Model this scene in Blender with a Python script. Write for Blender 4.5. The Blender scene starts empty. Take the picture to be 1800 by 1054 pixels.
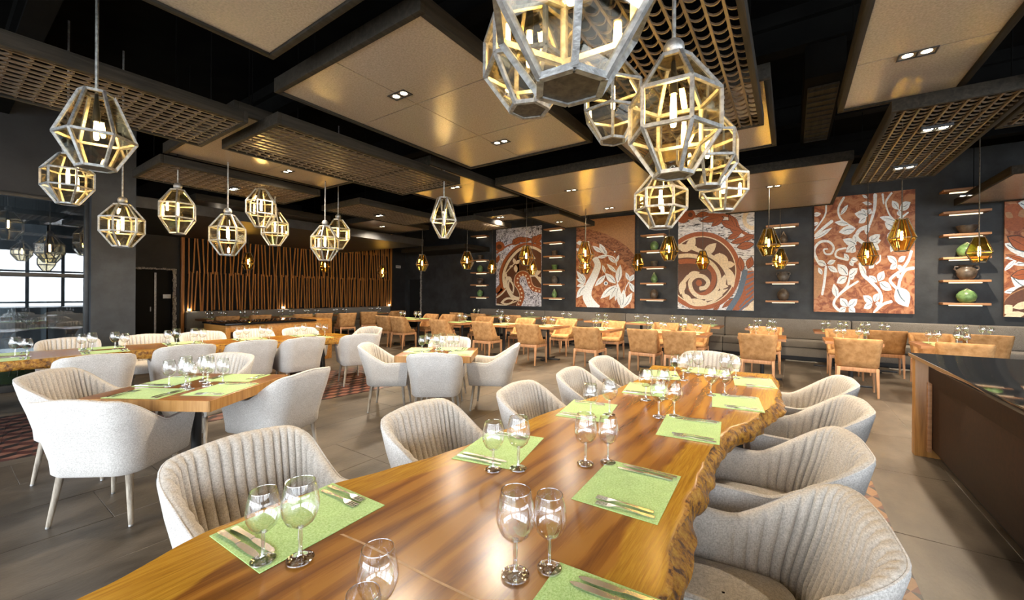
import bpy, bmesh, math, random
from mathutils import Vector, Matrix
random.seed(7)
R = math.radians
SC = bpy.context.scene
COL = SC.collection

# ------------------------------------------------------------------ camera, world, light, exposure
F, PX, PY, EYE = 711.0, 900.0, 515.6, 1.5          # focal length and principal point in 1800x1054 pixels
YAW, ROLL = .6033, .0066
FW = Vector((-math.sin(YAW), math.cos(YAW), 0)); R0 = Vector((math.cos(YAW), math.sin(YAW), 0)); U0 = Vector((0, 0, 1))
RT = R0 * math.cos(ROLL) + U0 * math.sin(ROLL); UP = U0 * math.cos(ROLL) - R0 * math.sin(ROLL)
cam = bpy.data.cameras.new('camera'); camo = bpy.data.objects.new('camera', cam); COL.objects.link(camo)
cam.sensor_width = 36; cam.lens = 36 * F / 1800; cam.shift_x = 0; cam.shift_y = -(527 - PY) / 1800
cam.clip_start = .05; cam.clip_end = 200
m = Matrix((RT, UP, -FW)).transposed().to_4x4(); m.translation = Vector((0, 0, EYE)); camo.matrix_world = m
SC.camera = camo

SC.view_settings.view_transform = 'Standard'; SC.view_settings.look = 'None'
SC.view_settings.gamma = 1; SC.view_settings.use_curve_mapping = False
SC.view_settings.exposure = 1.1
SC.cycles.use_denoising = True
SC.cycles.transparent_max_bounces = 40; SC.cycles.max_bounces = 8
SC.cycles.diffuse_bounces = 4; SC.cycles.glossy_bounces = 4; SC.cycles.transmission_bounces = 6
SC.cycles.sample_clamp_indirect = 6; SC.cycles.caustics_reflective = False; SC.cycles.caustics_refractive = False

wd = bpy.data.worlds.new('overcast sky'); SC.world = wd; wd.use_nodes = True
wn = wd.node_tree.nodes; wl = wd.node_tree.links
bg = wn['Background']
geo = wn.new('ShaderNodeTexCoord'); sep = wn.new('ShaderNodeSeparateXYZ'); rmp = wn.new('ShaderNodeValToRGB')
wl.new(geo.outputs['Generated'], sep.inputs[0]); wl.new(sep.outputs['Z'], rmp.inputs[0]); wl.new(rmp.outputs[0], bg.inputs[0])
rmp.color_ramp.elements[0].position = 0; rmp.color_ramp.elements[0].color = (.78, .84, .90, 1)
rmp.color_ramp.elements[1].position = .6; rmp.color_ramp.elements[1].color = (.88, .94, 1, 1)
bg.inputs[1].default_value = 7

def lamp(name, kind, loc, energy, color=(1, 1, 1), **kw):
    l = bpy.data.lights.new(name, kind); l.energy = energy; l.color = color
    for k, v in kw.items(): setattr(l, k, v)
    o = bpy.data.objects.new(name, l); o.location = loc; COL.objects.link(o); return o
def portal(name, loc, rot, sx, sy):
    o = lamp(name, 'AREA', loc, 1, shape='RECTANGLE', size=sx, size_y=sy); o.rotation_euler = rot
    o.data.cycles.is_portal = True
# the tall windows the daylight comes through (openings in the walls built below)
WIN_FRONT = [(-8.9, -6.3), (-6.0, -3.4), (-3.1, -.5), (-.2, 2.4), (2.7, 6.6)]
for a, b in WIN_FRONT: portal('front_daylight', ((a + b) / 2, -4.1, 1.65), (R(90), 0, 0), b - a, 3.1)
portal('side_daylight', (-9.6, -1.3, 1.5), (0, R(90), 0), 3.0, 5.4)
for a, b in ((-3, 1), (1.4, 5.4)): portal('counter_side_daylight', (7.1, (a + b) / 2, 1.65), (0, R(-90), 0), 3.1, b - a)

# ------------------------------------------------------------------ projecting a photograph pixel into the room
def ray(x, y): return FW + RT * ((x - PX) / F) - UP * ((y - PY) / F)
def onz(x, y, z): d = ray(x, y); t = (z - EYE) / d.z; return Vector((d.x * t, d.y * t, z))
def ony(x, y, Y): d = ray(x, y); t = Y / d.y; return Vector((d.x * t, Y, EYE + d.z * t))
def onx(x, y, X): d = ray(x, y); t = X / d.x; return Vector((X, d.y * t, EYE + d.z * t))

# ------------------------------------------------------------------ materials
def NT(name):
    m = bpy.data.materials.new(name); m.use_nodes = True
    nt = m.node_tree; b = nt.nodes['Principled BSDF']; return m, nt, b
def node(nt, t, **kw):
    n = nt.nodes.new(t)
    for k, v in kw.items():
        if hasattr(n, k): setattr(n, k, v)
        else: n.inputs[k.replace('_', ' ')].default_value = v
    return n
def ramp(nt, src, stops):
    r = nt.nodes.new('ShaderNodeValToRGB'); nt.links.new(src, r.inputs[0])
    e = r.color_ramp.elements
    while len(e) > 1: e.remove(e[-1])
    e[0].position = stops[0][0]; e[0].color = (*stops[0][1], 1)
    for p, c in stops[1:]:
        k = e.new(p); k.color = (*c, 1)
    return r
def coords(nt, scale=(1, 1, 1), rot=(0, 0, 0), kind='Object'):
    tc = nt.nodes.new('ShaderNodeTexCoord'); mp = nt.nodes.new('ShaderNodeMapping')
    if kind == 'World':
        g = nt.nodes.new('ShaderNodeNewGeometry'); nt.links.new(g.outputs['Position'], mp.inputs[0])
    else: nt.links.new(tc.outputs[kind], mp.inputs[0])
    mp.inputs['Scale'].default_value = scale; mp.inputs['Rotation'].default_value = rot
    return mp.outputs[0]
def noise(nt, vec, scale, detail=3, rough=.6, dist=0):
    n = nt.nodes.new('ShaderNodeTexNoise'); nt.links.new(vec, n.inputs['Vector'])
    n.inputs['Scale'].default_value = scale; n.inputs['Detail'].default_value = detail
    n.inputs['Roughness'].default_value = rough; n.inputs['Distortion'].default_value = dist
    return n.outputs['Fac']
def bump(nt, b, h, strength, dist=.01):
    n = nt.nodes.new('ShaderNodeBump'); nt.links.new(h, n.inputs['Height'])
    n.inputs['Strength'].default_value = strength; n.inputs['Distance'].default_value = dist
    nt.links.new(n.outputs[0], b.inputs['Normal'])
def mix(nt, fac, a, c, blend='MIX'):
    n = nt.nodes.new('ShaderNodeMix'); n.data_type = 'RGBA'; n.blend_type = blend
    for s, v in ((0, fac), (6, a), (7, c)):
        if hasattr(v, 'links'): nt.links.new(v, n.inputs[s])
        else: n.inputs[s].default_value = v if s == 0 else (*v, 1)
    return n.outputs[2]
def mott(name, c1, c2, scale, rough=.6, bmp=0, bscale=None, spec=.5, metal=0, stretch=(1, 1, 1), kind='Object', detail=4, lo=.35, hi=.65):
    """a material mottled between two colours by noise"""
    m, nt, b = NT(name); v = coords(nt, stretch, kind=kind)
    f = noise(nt, v, scale, detail)
    r = ramp(nt, f, [(lo, c1), (hi, c2)]); nt.links.new(r.outputs[0], b.inputs['Base Color'])
    b.inputs['Roughness'].default_value = rough; b.inputs['Metallic'].default_value = metal
    b.inputs['Specular IOR Level'].default_value = spec
    if bmp: bump(nt, b, noise(nt, v, bscale or scale * 6, 2), bmp)
    return m
def plain(name, c, rough=.5, metal=0, spec=.5):
    return mott(name, tuple(x * .9 for x in c), tuple(min(1, x * 1.1) for x in c), 9, rough, 0, None, spec, metal)
def emit(name, c, s):
    m, nt, b = NT(name); b.inputs['Base Color'].default_value = (*c, 1)
    b.inputs['Emission Color'].default_value = (*c, 1); b.inputs['Emission Strength'].default_value = s; return m
def thin_glass(name, tint, base, edge, rough=.015, power=3, gloss=(1, 1, 1)):
    m, nt, b = NT(name); nt.nodes.remove(b)
    out = nt.nodes['Material Output']
    tr = node(nt, 'ShaderNodeBsdfTransparent'); tr.inputs[0].default_value = (*tint, 1)
    gl = node(nt, 'ShaderNodeBsdfGlossy'); gl.inputs['Roughness'].default_value = rough; gl.inputs[0].default_value = (*gloss, 1)
    lw = node(nt, 'ShaderNodeLayerWeight'); lw.inputs['Blend'].default_value = .5
    pw = node(nt, 'ShaderNodeMath', operation='POWER'); nt.links.new(lw.outputs['Facing'], pw.inputs[0]); pw.inputs[1].default_value = power
    ma = node(nt, 'ShaderNodeMath', operation='MULTIPLY_ADD'); nt.links.new(pw.outputs[0], ma.inputs[0])
    ma.inputs[1].default_value = edge; ma.inputs[2].default_value = base; ma.use_clamp = True
    mx = node(nt, 'ShaderNodeMixShader'); nt.links.new(ma.outputs[0], mx.inputs[0])
    nt.links.new(tr.outputs[0], mx.inputs[1]); nt.links.new(gl.outputs[0], mx.inputs[2]); nt.links.new(mx.outputs[0], out.inputs[0])
    return m
def weave(name, c1, c2, c3, scale=260, rough=.9, bmp=.35, big=6):
    m, nt, b = NT(name); v = coords(nt)
    f1 = noise(nt, coords(nt, (1, 1, .35)), scale, 2); f2 = noise(nt, coords(nt, (.35, .35, 1)), scale, 2)
    a = node(nt, 'ShaderNodeMath', operation='ADD'); nt.links.new(f1, a.inputs[0]); nt.links.new(f2, a.inputs[1])
    h = node(nt, 'ShaderNodeMath', operation='MULTIPLY'); nt.links.new(a.outputs[0], h.inputs[0]); h.inputs[1].default_value = .5
    r = ramp(nt, h.outputs[0], [(.38, c1), (.5, c2), (.62, c3)])
    g = ramp(nt, noise(nt, v, big, 3), [(.3, (.88, .87, .86)), (.7, (1, 1, 1))])
    nt.links.new(mix(nt, 1.0, r.outputs[0], g.outputs[0], 'MULTIPLY'), b.inputs['Base Color'])
    b.inputs['Roughness'].default_value = rough; b.inputs['Specular IOR Level'].default_value = .2
    b.inputs['Sheen Weight'].default_value = .15
    bump(nt, b, h.outputs[0], bmp, .004); return m
def wood(name, dark, mid, light, axis=1, scale=3.0, rough=.35, spec=.5, kind='Object'):
    """long grain along one axis"""
    m, nt, b = NT(name); s = [14, 14, 14]; s[axis] = .9
    v = coords(nt, s, kind=kind)
    f = noise(nt, v, scale, 5, .6, .6)
    r = ramp(nt, f, [(.28, dark), (.48, mid), (.7, light)]); nt.links.new(r.outputs[0], b.inputs['Base Color'])
    b.inputs['Roughness'].default_value = rough; b.inputs['Specular IOR Level'].default_value = spec
    bump(nt, b, f, .08, .004); return m

def slab_wood(name):
    """live-edge slab: dark figured heartwood, a band of yellow sapwood that follows the 'rim' distance stored on the mesh"""
    m, nt, b = NT(name)
    v = coords(nt, (1, 1, 1))
    warp = noise(nt, v, 1.3, 4, .55)
    wv = nt.nodes.new('ShaderNodeTexWave'); wv.wave_type = 'BANDS'; wv.bands_direction = 'X'
    nt.links.new(coords(nt, (1, .16, 1)), wv.inputs['Vector'])
    wv.inputs['Scale'].default_value = 2.6; wv.inputs['Distortion'].default_value = 11; wv.inputs['Detail'].default_value = 3.5
    wv.inputs['Detail Scale'].default_value = 1.1; wv.inputs['Detail Roughness'].default_value = .62
    fine = noise(nt, coords(nt, (30, 1.3, 30)), 3.2, 5, .7, 1.0)
    a = node(nt, 'ShaderNodeMath', operation='MULTIPLY_ADD'); nt.links.new(fine, a.inputs[0]); a.inputs[1].default_value = .95; wsc = node(nt, 'ShaderNodeMath', operation='MULTIPLY_ADD'); nt.links.new(wv.outputs['Fac'], wsc.inputs[0]); wsc.inputs[1].default_value = .75; wsc.inputs[2].default_value = .06; nt.links.new(wsc.outputs[0], a.inputs[2])
    a2 = node(nt, 'ShaderNodeMath', operation='MULTIPLY_ADD'); nt.links.new(warp, a2.inputs[0]); a2.inputs[1].default_value = .75; nt.links.new(a.outputs[0], a2.inputs[2])
    heart = ramp(nt, a2.outputs[0], [(.32, (.045, .013, .002)), (.52, (.14, .046, .006)), (.85, (.23, .082, .010)), (1.0, (.34, .145, .020))])
    heart.color_ramp.interpolation = 'EASE'
    sc = node(nt, 'ShaderNodeMath', operation='MULTIPLY'); nt.links.new(a2.outputs[0], sc.inputs[0]); sc.inputs[1].default_value = .53
    nt.links.new(sc.outputs[0], heart.inputs[0])
    for e, p in zip(heart.color_ramp.elements, (.2, .38, .58, .84)): e.position = p
    at = node(nt, 'ShaderNodeAttribute'); at.attribute_name = 'rim'
    ed = node(nt, 'ShaderNodeMath', operation='MULTIPLY_ADD'); nt.links.new(warp, ed.inputs[0]); ed.inputs[1].default_value = -.16; nt.links.new(at.outputs['Fac'], ed.inputs[2])
    er = ramp(nt, ed.outputs[0], [(-.0, (1, 1, 1)), (.045, (1, 1, 1)), (.062, (0, 0, 0))])
    sap = ramp(nt, fine, [(.3, (.24, .105, .009)), (.5, (.38, .185, .014)), (.7, (.50, .27, .028))])
    bark = ramp(nt, noise(nt, v, 26, 5, .7), [(.36, (.075, .026, .005)), (.47, (.30, .13, .014)), (.62, (.50, .26, .03))])
    br = ramp(nt, at.outputs['Fac'], [(0, (1, 1, 1)), (.004, (0, 0, 0))])
    c = mix(nt, er.outputs[0], heart.outputs[0], sap.outputs[0])
    c = mix(nt, br.outputs[0], c, bark.outputs[0])
    nt.links.new(c, b.inputs['Base Color'])
    b.inputs['Roughness'].default_value = .24; b.inputs['Specular IOR Level'].default_value = .45
    bump(nt, b, noise(nt, v, 30, 5, .7), .0, .02)
    bn = [n for n in nt.nodes if n.type == 'BUMP'][0]; nt.links.new(br.outputs[0], bn.inputs['Strength'])
    return m

def cube_tile(name, rot, size, cols):
    """printed encaustic cement tile: tumbling-block rhombs in three colours"""
    m, nt, b = NT(name); v = coords(nt, (1 / size[0], 1 / size[1], 1), (0, 0, 0), 'World')
    mp = v.node; mp.vector_type = 'POINT'
    r = node(nt, 'ShaderNodeVectorRotate', rotation_type='Z_AXIS'); r.inputs['Angle'].default_value = rot
    g = nt.nodes.new('ShaderNodeNewGeometry'); nt.links.new(g.outputs['Position'], r.inputs['Vector']); nt.links.new(r.outputs[0], mp.inputs[0])
    fl = []
    for k in range(3):
        d = node(nt, 'ShaderNodeVectorMath', operation='DOT_PRODUCT'); nt.links.new(v, d.inputs[0])
        d.inputs[1].default_value = (math.cos(k * 2 * math.pi / 3 + .5236), math.sin(k * 2 * math.pi / 3 + .5236), 0)
        f = node(nt, 'ShaderNodeMath', operation='FLOOR'); nt.links.new(d.outputs['Value'], f.inputs[0]); fl.append(f.outputs[0])
    def M(op, a, c):
        n = node(nt, 'ShaderNodeMath', operation=op)
        for i, q in enumerate((a, c)):
            if hasattr(q, 'links'): nt.links.new(q, n.inputs[i])
            else: n.inputs[i].default_value = q
        return n.outputs[0]
    s = M('ADD', M('ADD', fl[0], fl[1]), fl[2])
    up = M('GREATER_THAN', s, -1.5)
    dif = M('SUBTRACT', fl[0], fl[1])
    sg = M('SUBTRACT', M('MULTIPLY', up, 2.0), 1.0)
    q = M('FLOORED_MODULO', M('ADD', M('MULTIPLY', dif, sg), 300.5), 3.0)
    rp = ramp(nt, M('DIVIDE', q, 3.0), [(0, cols[0]), (.3333, cols[1]), (.6667, cols[2])]); rp.color_ramp.interpolation = 'CONSTANT'
    w = ramp(nt, noise(nt, coords(nt), 30, 3), [(.3, (.75, .75, .75)), (.7, (1, 1, 1))])
    nt.links.new(mix(nt, 1.0, rp.outputs[0], w.outputs[0], 'MULTIPLY'), b.inputs['Base Color']); b.inputs['Roughness'].default_value = .45
    return m

M_ = dict(
    linen=weave('light grey linen', (.42, .405, .38), (.57, .55, .525), (.71, .69, .665), 300, .9, .2),
    linen_in=weave('beige grey linen', (.40, .37, .33), (.54, .505, .455), (.67, .63, .58), 300, .9, .2),
    bench=weave('taupe bench cloth', (.13, .118, .10), (.20, .182, .158), (.28, .258, .225), 200),
    bench_grey=weave('grey bench cloth', (.20, .20, .195), (.28, .28, .27), (.36, .36, .35), 200),
    suede=mott('tan suede', (.31, .16, .062), (.50, .285, .125), 12, .95, .2, 200, .15, detail=7),
    chairwood=wood('pale reddish chair wood', (.34, .16, .075), (.47, .245, .12), (.56, .32, .17), 2, 2.5, .45),
    greyleg=mott('limed oak', (.20, .165, .125), (.42, .37, .30), 20, .6, .2, 90, stretch=(3, 3, .4)),
    tabletop=wood('oak veneer table top', (.11, .036, .008), (.20, .072, .015), (.27, .105, .024), 0, 2.2, .3),
    tableedge=wood('table edge wood', (.25, .11, .045), (.36, .17, .075), (.45, .24, .115), 0, 2.2, .35),
    slab=slab_wood('live edge hardwood slab'),
    black=plain('black powder coated steel', (.012, .012, .013), .5),
    mat=weave('green woven vinyl', (.30, .50, .12), (.44, .66, .23), (.58, .78, .34), 420, .65, .4, 14),
    steel=plain('polished cutlery steel', (.78, .76, .72), .24, 1),
    glass=thin_glass('clear glass', (.985, .99, .99), .06, .8, .0, 3),
    glass_stem=thin_glass('clear glass stem', (.95, .96, .96), .22, .7, .03, 1.4),
    window_glass=thin_glass('window glass', (.46, .50, .52), .09, .6, .01, 3),
    amber=thin_glass('amber smoked glass', (.945, .915, .83), .06, .65, .01, 3, (1, .99, .95)),
    amber_far=thin_glass('deep amber glass', (.955, .85, .53), .05, .5, .02, 3, (1, .93, .75)),
    zinc=mott('galvanised metal', (.22, .22, .215), (.42, .42, .41), 40, .45, .15, 150, metal=.75),
    zinc_dark=mott('dark bronze metal', (.05, .04, .03), (.12, .10, .07), 40, .45, 0, metal=.8),
    bulb=emit('glowing filament bulb', (1, .63, .20), 150),
    cork=plain('black lamp socket', (.01, .01, .01), .4),
    board=mott('pale plaster ceiling board', (.235, .190, .150), (.32, .265, .215), 70, .22, .08, 260, 1.0, detail=5),
    frame=wood('grey brown painted timber', (.009, .0075, .006), (.018, .015, .011), (.03, .025, .019), 1, 2, .8, .2),
    lattice=wood('brown stained lattice', (.04, .026, .014), (.075, .05, .028), (.11, .075, .045), 1, 2, .5),
    ceiling=mott('black painted ceiling', (.0015, .0015, .0015), (.0035, .0035, .0033), 3, .95, 0, None, .03),
    duct=mott('black painted duct', (.002, .002, .002), (.004, .004, .0038), 3, .85, 0, None, .06),
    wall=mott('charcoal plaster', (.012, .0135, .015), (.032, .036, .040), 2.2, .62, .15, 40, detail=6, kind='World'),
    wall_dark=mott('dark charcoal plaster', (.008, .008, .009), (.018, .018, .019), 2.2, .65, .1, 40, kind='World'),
    void=plain('unlit doorway', (.003, .003, .003), .9),
    stone=mott('broken pale stone edge', (.10, .085, .07), (.50, .46, .40), 30, .8, .6, 60),
    slat=wood('orange brown slat wood', (.24, .085, .018), (.40, .16, .034), (.52, .24, .06), 2, 2, .45),
    shelf=wood('shelf oak', (.28, .13, .055), (.40, .20, .09), (.50, .28, .14), 0, 2.2, .45),
    led=emit('warm shelf light strip', (1, .80, .52), .9),
    spot=emit('downlight lens', (1, .86, .62), 22),
    green=mott('green glazed pottery', (.07, .14, .05), (.18, .31, .115), 14, .38, .1, 60),
    brown=mott('brown fired pottery', (.045, .033, .024), (.12, .09, .065), 14, .4, .1, 60),
    greypot=mott('grey clay pottery', (.055, .048, .040), (.13, .115, .10), 14, .5, .1, 60),
    lip=plain('pale unglazed rim', (.62, .52, .36), .6),
    granite=mott('polished black granite', (.004, .004, .0045), (.010, .0095, .0095), 180, .05, 0, None, .3),
    counter=wood('dark brown counter veneer', (.009, .0028, .0009), (.018, .0055, .0015), (.030, .0095, .0025), 0, 2, .55, .2),
    counter_end=wood('honey lit counter end', (.24, .11, .026), (.36, .175, .045), (.45, .24, .075), 2, 2, .4),
    buffet=wood('honey buffet veneer', (.22, .09, .018), (.32, .14, .03), (.42, .20, .05), 0, 2, .35),
    floor=mott('grey stone plank', (.024, .0175, .011), (.125, .102, .077), 2.3, .40, .12, 60, .4, detail=7, stretch=(1, .45, 1), kind='World', lo=.32, hi=.68),
    subfloor=plain('pale grout bed', (.26, .25, .235), .8),
    paper=plain('white sign plate', (.75, .75, .74), .5),
    white=plain('white switch plate', (.72, .72, .68), .4),
    mullion=mott('dark grey window frame', (.012, .013, .014), (.03, .032, .035), 4, .45),
    terrace=plain('pale terrace paving', (.55, .55, .54), .8),
    outwall=plain('pale outdoor wall', (.13, .145, .155), .8),
)
def slabmat(): return M_['slab']
PC = {k: v for k, v in dict(white=(.80, .86, .90), vein=(.10, .16, .21), cream=(.80, .66, .45), terra=(.36, .095, .022), brown=(.115, .040, .014),
      tan=(.40, .205, .085), blue=(.10, .15, .21), line=(.05, .02, .008), dot=(.86, .72, .50)).items()}
for k, c in PC.items():
    M_['mosaic_' + k] = mott('mosaic ' + k, tuple(x * .82 for x in c), tuple(min(1, x * 1.12) for x in c), 26, .5, .3, 60)
def speckle(name, c1, c2, c3, stretch, scale):
    m, nt, b = NT(name); f = noise(nt, coords(nt, stretch), scale, 4, .7, 1.2)
    r = ramp(nt, f, [(.40, c1), (.47, c2), (.56, c3)]); nt.links.new(r.outputs[0], b.inputs['Base Color']); b.inputs['Roughness'].default_value = .5
    bump(nt, b, f, .3); return m
M_['mosaic_speckle'] = speckle('mosaic grey white chips', (.05, .045, .06), (.42, .41, .47), (.76, .76, .82), (1, 1, 1), 13)
M_['mosaic_rows'] = speckle('mosaic black white rows', (.035, .03, .03), (.60, .60, .62), (.84, .83, .82), (.45, 1, 1.6), 11)
M_['mosaic_field'] = speckle('mosaic terracotta field', (.20, .052, .015), (.33, .105, .034), (.47, .21, .09), (1, 1, 1), 5)
M_['mosaic_rust'] = speckle('mosaic rust chips', (.09, .03, .012), (.22, .075, .03), (.34, .15, .07), (.6, 1, 1.5), 14)

# ------------------------------------------------------------------ mesh helpers
class MB:
    """collects simple shapes and links them as one mesh object"""
    def __init__(s): s.v = []; s.f = []; s.mi = []
    def add(s, v, f, mi=0):
        o = len(s.v); s.v += [tuple(p) for p in v]; s.f += [tuple(i + o for i in q) for q in f]; s.mi += [mi] * len(f); return s
    def box(s, x0, x1, y0, y1, z0, z1, mi=0, mtx=None):
        v = [Vector((x, y, z)) for z in (z0, z1) for y in (y0, y1) for x in (x0, x1)]
        if mtx: v = [mtx @ p for p in v]
        return s.add(v, [(0, 2, 3, 1), (4, 5, 7, 6), (0, 1, 5, 4), (2, 6, 7, 3), (0, 4, 6, 2), (1, 3, 7, 5)], mi)
    def bar(s, a, b, w, h=None, up=Vector((0, 0, 1)), mi=0):
        """square bar from a to b"""
        a, b = Vector(a), Vector(b); h = h or w; d = (b - a).normalized()
        if abs(d.dot(up)) > .97: up = Vector((1, 0, 0))
        x = d.cross(up).normalized() * w / 2; y = d.cross(x).normalized() * h / 2
        v = [p + x * i + y * j for p in (a, b) for i, j in ((-1, -1), (1, -1), (1, 1), (-1, 1))]
        return s.add(v, [(3, 2, 1, 0), (4, 5, 6, 7), (0, 1, 5, 4), (1, 2, 6, 5), (2, 3, 7, 6), (3, 0, 4, 7)], mi)
    def tube(s, pts, rad, n=8, mi=0, cap=True):
        pts = [Vector(p) for p in pts]; rad = rad if isinstance(rad, (list, tuple)) else [rad] * len(pts)
        v = []; f = []; prev = None
        for i, p in enumerate(pts):
            d = (pts[min(i + 1, len(pts) - 1)] - pts[max(i - 1, 0)]).normalized()
            if prev is None:
                u = Vector((1, 0, 0)) if abs(d.x) < .9 else Vector((0, 1, 0))
                prev = d.cross(u).normalized()
            x = (prev - d * prev.dot(d)).normalized(); y = d.cross(x); prev = x
            v += [p + (x * math.cos(2 * math.pi * k / n) + y * math.sin(2 * math.pi * k / n)) * rad[i] for k in range(n)]
        for i in range(len(pts) - 1):
            for k in range(n): f.append((i * n + k, i * n + (k + 1) % n, (i + 1) * n + (k + 1) % n, (i + 1) * n + k))
        if cap: f.append(tuple(range(n))[::-1]); f.append(tuple(range((len(pts) - 1) * n, len(pts) * n)))
        return s.add(v, f, mi)
    def lathe(s, prof, n=24, c=(0, 0, 0), mi=0, sx=1, sy=1):
        v = []; f = []; c = Vector(c)
        for r, z in prof: v += [c + Vector((r * sx * math.cos(2 * math.pi * k / n), r * sy * math.sin(2 * math.pi * k / n), z)) for k in range(n)]
        for i in range(len(prof) - 1):
            for k in range(n): f.append((i * n + k, i * n + (k + 1) % n, (i + 1) * n + (k + 1) % n, (i + 1) * n + k))
        return s.add(v, f, mi)
    def prism(s, poly, z0, z1, mi=0):
        """polygon in XY (counter-clockwise) extruded in Z"""
        n = len(poly); v = [Vector((p[0], p[1], z0)) for p in poly] + [Vector((p[0], p[1], z1)) for p in poly]
        f = [tuple(range(n))[::-1], tuple(range(n, 2 * n))] + [(i, (i + 1) % n, n + (i + 1) % n, n + i) for i in range(n)]
        return s.add(v, f, mi)
    def grid(s, rows, mi=0, close=False):
        n = len(rows[0]); v = [p for r in rows for p in r]; f = []
        for i in range(len(rows) - 1):
            for k in range(n if close else n - 1):
                k2 = (k + 1) % n; f.append((i * n + k, i * n + k2, (i + 1) * n + k2, (i + 1) * n + k))
        return s.add(v, f, mi)
    def mesh(s, name, mats, smooth=False, bevel=0, angle=40):
        me = bpy.data.meshes.new(name); me.from_pydata(s.v, [], s.f)
        mats = mats if isinstance(mats, (list, tuple)) else [mats]
        for q in mats: me.materials.append(q)
        if len(mats) > 1: me.polygons.foreach_set('material_index', s.mi)
        if bevel:
            bm = bmesh.new(); bm.from_mesh(me); bmesh.ops.remove_doubles(bm, verts=bm.verts, dist=1e-6)
            ed = [e for e in bm.edges if len(e.link_faces) == 2 and e.calc_face_angle(0) > .5]
            bw, seg = bevel if isinstance(bevel, tuple) else (bevel, 2)
            bmesh.ops.bevel(bm, geom=ed, offset=bw, segments=seg, profile=.5, affect='EDGES', clamp_overlap=True)
            bm.to_mesh(me); bm.free()
        me.validate(); me.update()
        if smooth or bevel:
            me.polygons.foreach_set('use_smooth', [True] * len(me.polygons)); me.set_sharp_from_angle(angle=R(angle))
        return me
    def build(s, name, mats, parent=None, loc=None, rz=0, **kw):
        return obj(name, s.mesh(name, mats, **kw), parent, loc, rz)
def obj(name, me, parent=None, loc=None, rz=0):
    o = bpy.data.objects.new(name, me); COL.objects.link(o)
    if parent: o.parent = parent
    if loc is not None: o.location = loc
    if rz: o.rotation_euler.z = rz
    return o
def tag(o, label=None, cat=None, group=None, kind=None):
    if label: o['label'] = label
    if cat: o['category'] = cat
    if group: o['group'] = group
    if kind: o['kind'] = kind
    return o
def thing(name, label, cat, loc=(0, 0, 0), rz=0, group=None):
    o = bpy.data.objects.new(name, None); COL.objects.link(o); o.empty_display_size = .1
    o.location = loc; o.rotation_euler.z = rz; return tag(o, label, cat, group)
def struct(o, label=None): o['kind'] = 'structure'; return tag(o, label)
KIDS = {}
def kids(o):
    if o.name not in KIDS: KIDS[o.name] = [c for c in COL.objects if c.parent == o]
    return KIDS[o.name]
def dup(root, loc, rz=0, label=None, group=None, sc=None):
    """a copy of a thing with copies of its parts and their sub-parts"""
    r = root.copy(); COL.objects.link(r); r.location = loc; r.rotation_euler.z = rz
    if sc: r.scale = sc
    if label: r['label'] = label
    if group: r['group'] = group
    for c in kids(root):
        d = c.copy(); COL.objects.link(d); d.parent = r
        for g in kids(c):
            e = g.copy(); COL.objects.link(e); e.parent = d
    return r
class Kind:
    """first use moves the prototype itself, later uses copy it"""
    def __init__(s, make): s.make = make; s.o = None
    def put(s, loc, rz, label, group=None, sc=None):
        if s.o is None:
            s.o = s.make(); s.o.location = loc; s.o.rotation_euler.z = rz; s.o['label'] = label
            if group: s.o['group'] = group
            if sc: s.o.scale = sc
            return s.o
        r = dup(s.o, loc, rz, label, group)
        r.scale = sc or (1, 1, 1); return r
def smooth(a, b, x): t = max(0, min(1, (x - a) / (b - a))); return t * t * (3 - 2 * t)

# ------------------------------------------------------------------ the room
def wallbox(name, mat, *boxes, label=None):
    b = MB()
    for q in boxes: b.box(*q)
    return struct(b.build(name, mat), label)
XS, YB, XR, YF, ZC = -14.0, 12.0, 7.0, -4.0, 4.5
floor = thing('floor', None, None); struct(floor); del_keys = [k for k in ('label', 'category') if k in floor.keys()]
for k in del_keys: del floor[k]
MB().box(XS - .2, XR + .2, YF - .2, YB + .2, -.12, -.004).build('grout_bed', M_['subfloor'], floor)
ZA = dict(o=(-5.72, .0), a=-.115, w=2.0, y0=-.9, y1=5.0)          # patterned inset under the long table (turned a little)
ZB = dict(x0=-1.95, x1=.55, y0=-.75, y1=5.25)                     # patterned inset under the near slab table
def in_a(x, y):
    dx, dy = x - ZA['o'][0], y - ZA['o'][1]; c, s = math.cos(ZA['a']), math.sin(ZA['a'])
    lx, ly = dx * c + dy * s, -dx * s + dy * c; return -ZA['w'] < lx < 0 and ZA['y0'] < ly < ZA['y1']
tile_me = MB().box(-.2985, .2985, -.5985, .5985, -.016, 0).mesh('tile', M_['floor'], bevel=(.002, 1))
far_bits = MB(); cand = []
for i in range(-18, 17):
    x = -3.4 + .6 * i
    if x < XS or x > XR: continue
    off = {0: .42, 1: 1.11, 2: .72}[i % 3]
    if i in (0,): off = 1.11
    for j in range(-5, 11):
        y = off + .6 + 1.2 * j
        if y > YB - .3 or y < YF: continue
        if all(in_a(x + p, y + q) for p in (-.3, .3) for q in (-.6, .6)): continue
        if ZB['x0'] < x - .3 and x + .3 < ZB['x1'] + .05 and ZB['y0'] < y - .6 and y + .6 < ZB['y1']: continue
        d = x * FW.x + y * FW.y; l = x * RT.x + y * RT.y
        vis = d > .6 and abs(l) < d * 1.35 + .8
        cand.append((0 if vis else 1, math.hypot(x, y), x, y))
cand.sort()
for n, (a, d, x, y) in enumerate(cand):
    if n < 298 and a == 0: obj('tile', tile_me, floor, (x, y, random.uniform(-.0008, .0008)))
    else: far_bits.box(x - .2985, x + .2985, y - .5985, y + .5985, -.016, 0)
tag(far_bits.build('far_tiles', M_['floor'], floor), kind='stuff')
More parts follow.
